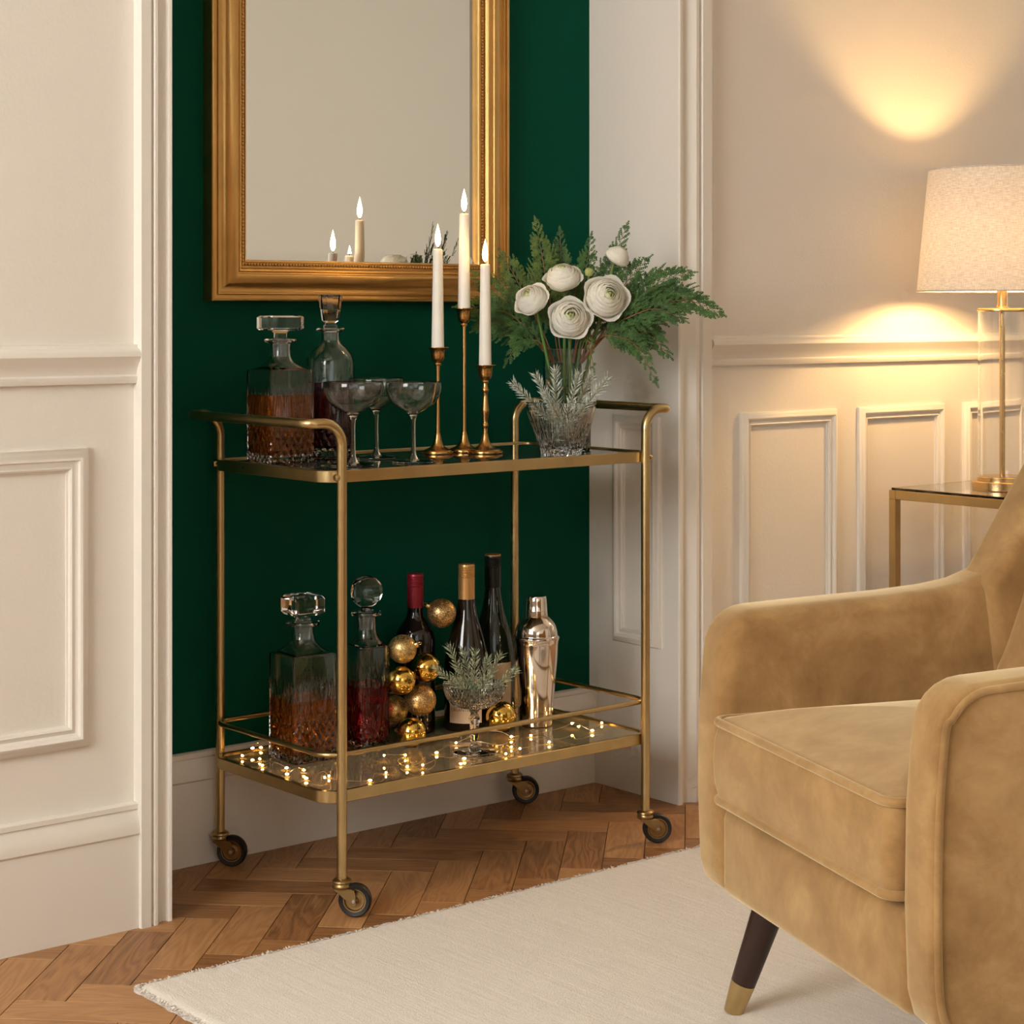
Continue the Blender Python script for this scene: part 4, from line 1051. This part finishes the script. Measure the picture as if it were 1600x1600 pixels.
# ------------------------------------------------------------------ armchair
fdir = (RV * -math.cos(math.radians(18.5)) - VV * math.sin(math.radians(18.5)))   # the way it faces
CH = math.atan2(fdir.y, fdir.x)
CPOS = Vector((cam.location.x, cam.location.y, 0)) + RV * .382 + VV * 2.60 - fdir * .392
ch = thing('armchair', 'gold velvet armchair with piped arms and tapered dark legs on the rug', 'armchair', (CPOS.x, CPOS.y, RT), CH)
fz = -RT      # heights below are measured from the floor
def Z(z): return z + fz
HW = .3375; AT = .080; ZB = .196
def bevel2(g, side, b_out, b_in):
    """round the outer rim of an arm a little and its inner rim a lot"""
    m_ = side * (HW - AT / 2)
    flat = lambda e: abs(e.verts[0].co.y - e.verts[1].co.y) < 1e-5
    g = bevelled(g, b_in, 6, lambda e: flat(e) and side * (e.verts[0].co.y - m_) < 0)
    return bevelled(g, b_out, 3, lambda e: flat(e) and abs(side * e.verts[0].co.y - g_out) < 1e-4)
g_out = HW
def arm(side):
    """side +1: near arm, -1: far arm"""
    pr = [(.366, ZB), (.380, ZB + .012), (.388, ZB + .04), (.392, .34), (.390, .46), (.384, .535)]
    for k in range(1, 7):
        a = PI * .5 * k / 6; pr.append((.318 + .064 * math.cos(a), .548 + .064 * math.sin(a)))
    pr += [(.25, .6155), (.10, .622), (.02, .628), (-.03, .636), (-.07, .650), (-.13, .70), (-.20, .75), (-.36, .75), (-.40, .42), (-.38, ZB)]
    pr = [(x, Z(z)) for x, z in pr]
    yo, yi = side * HW, side * (HW - AT)
    o = obj('arm', bevel2(extrude_poly(pr, min(yo, yi), max(yo, yi)), side, .010, .034), 'velvet', ch, True, 60)
    cxx, czz = 0.0, Z(.42)
    pth = []
    for x, z in pr[2:-3]:
        dx = -.010 if x > .3 else 0; dz = -.009 if z > Z(.58) else 0
        pth.append((x + dx, side * (HW - .001), z + dz))
    pth = [(pr[0][0] - .006, side * (HW - .001), pr[0][1] + .004)] + pth
    obj('piping', tube(catmull(pth, 4), .0050, 10), 'velvet', o)
    return o
arm(1); arm(-1)
def pillow(hx_, hy_, z0, z1, rc, re, crown, belly=0.0, cx=0.0):
    rings = []; m = 10
    def rr(s, z): return [(x + cx, y, z) for x, y, _ in rrect(hx_ - s, hy_ - s, max(rc - s * .5, .008), z, m)]
    for s in (.55, .30, .12):
        rings.append([(cx + (x - cx) * (1 - s), y * (1 - s), z0 - .0) for x, y, _ in rr(re, z0)])
    for k in range(5):
        a = PI / 2 * k / 4; rings.append(rr(re * (1 - math.sin(a)) - 0, z0 + re * (1 - math.cos(a))))
    for t in (.25, .5, .75):
        rings.append(rr(-belly * math.sin(t * PI), z0 + (z1 - z0) * t))
    for k in range(5):
        a = PI / 2 * k / 4; rings.append(rr(re * (1 - math.cos(a)), z1 - re * (1 - math.sin(a))))
    for s in (.06, .14, .25, .38, .52, .68, .84):
        rings.append([(cx + (x - cx) * (1 - s), y * (1 - s), z1 + crown * (1 - (1 - s) ** 2.2)) for x, y, _ in rr(re, z1)])
    return loft(rings)
hyc = HW - AT + .002
cu = obj('seat_cushion', pillow(.262, hyc - .003, Z(.337), Z(.462), .020, .014, .040, .006, .138), 'velvet', ch, True, 60)
for zz in (Z(.456), Z(.343)):
    obj('piping', tube([Vector((x + .138, y, zz)) for x, y, _ in rrect(.262, hyc - .003, .022, 0, 8)], .0064, 10, True), 'velvet', cu)
obj('seat_base', bevelled(box(-.36, .384, -(HW - AT + .012), HW - AT + .012, Z(ZB), Z(.330)), .020, 4), 'velvet', ch, True, 60)
def back():
    rings = []
    N_ = 14
    for k in range(N_ + 1):
        t = k / N_; z = .24 + t * .74
        xf_ = -.046 - .215 * max(0, (z - .44)) / .54 + .012 * math.sin(t * PI)
        th = .155 - .06 * t
        hw = HW - .012 - max(0, t - .72) * .16
        if z < .64: hw = HW - AT + .01
        rings.append([(px2 + xf_ - th / 2, py2, Z(z)) for px2, py2, _z in rrect(th / 2, hw, min(.045, th * .45), 0, 6)])
    last = rings[-1]; cx = sum(p[0] for p in last) / len(last)
    for s, dz in ((.06, .010), (.18, .020), (.4, .026)):
        rings.append([(cx + (x - cx) * (1 - s), y * (1 - s * .25), z + dz) for x, y, z in last])
    return loft(rings)
obj('backrest', back(), 'velvet', ch, True, 60)
# wings that carry the backrest down into the arms
for side in (-1, 1):
    poly = [(-.052, .634), (-.085, .685), (-.120, .742), (-.158, .80), (-.215, .885), (-.262, .945), (-.30, .972), (-.40, .965), (-.40, .50), (-.07, .50), (-.060, .58)]
    g = extrude_poly([(x, Z(z)) for x, z in poly], min(side * (HW - .003), side * (HW - .105)), max(side * (HW - .003), side * (HW - .105)))
    obj('wing', bevelled(g, .018, 4, lambda e: abs(e.verts[0].co.y - e.verts[1].co.y) < 1e-5), 'velvet', ch, True, 60)
def chair_leg(sx, sy):
    top = Vector((sx * .300, sy * .255, Z(ZB + .006))); bot = Vector((sx * .352, sy * .292, Z(RT + .0005)))
    if sx < 0: bot = Vector((-.375, sy * .290, Z(RT + .0005)))
    cut = top + (bot - top) * .76
    o = obj('leg', tube([top, top.lerp(cut, .5), cut], .0255, 24, False, [1.0, .86, .72]), 'legwood', ch, True, 60)
    obj('brass_tip', tube([cut, bot], .0186, 24, False, [1.0, .76]), 'brass', o, True, 60)
for sx in (-1, 1):
    for sy in (-1, 1): chair_leg(sx, sy)
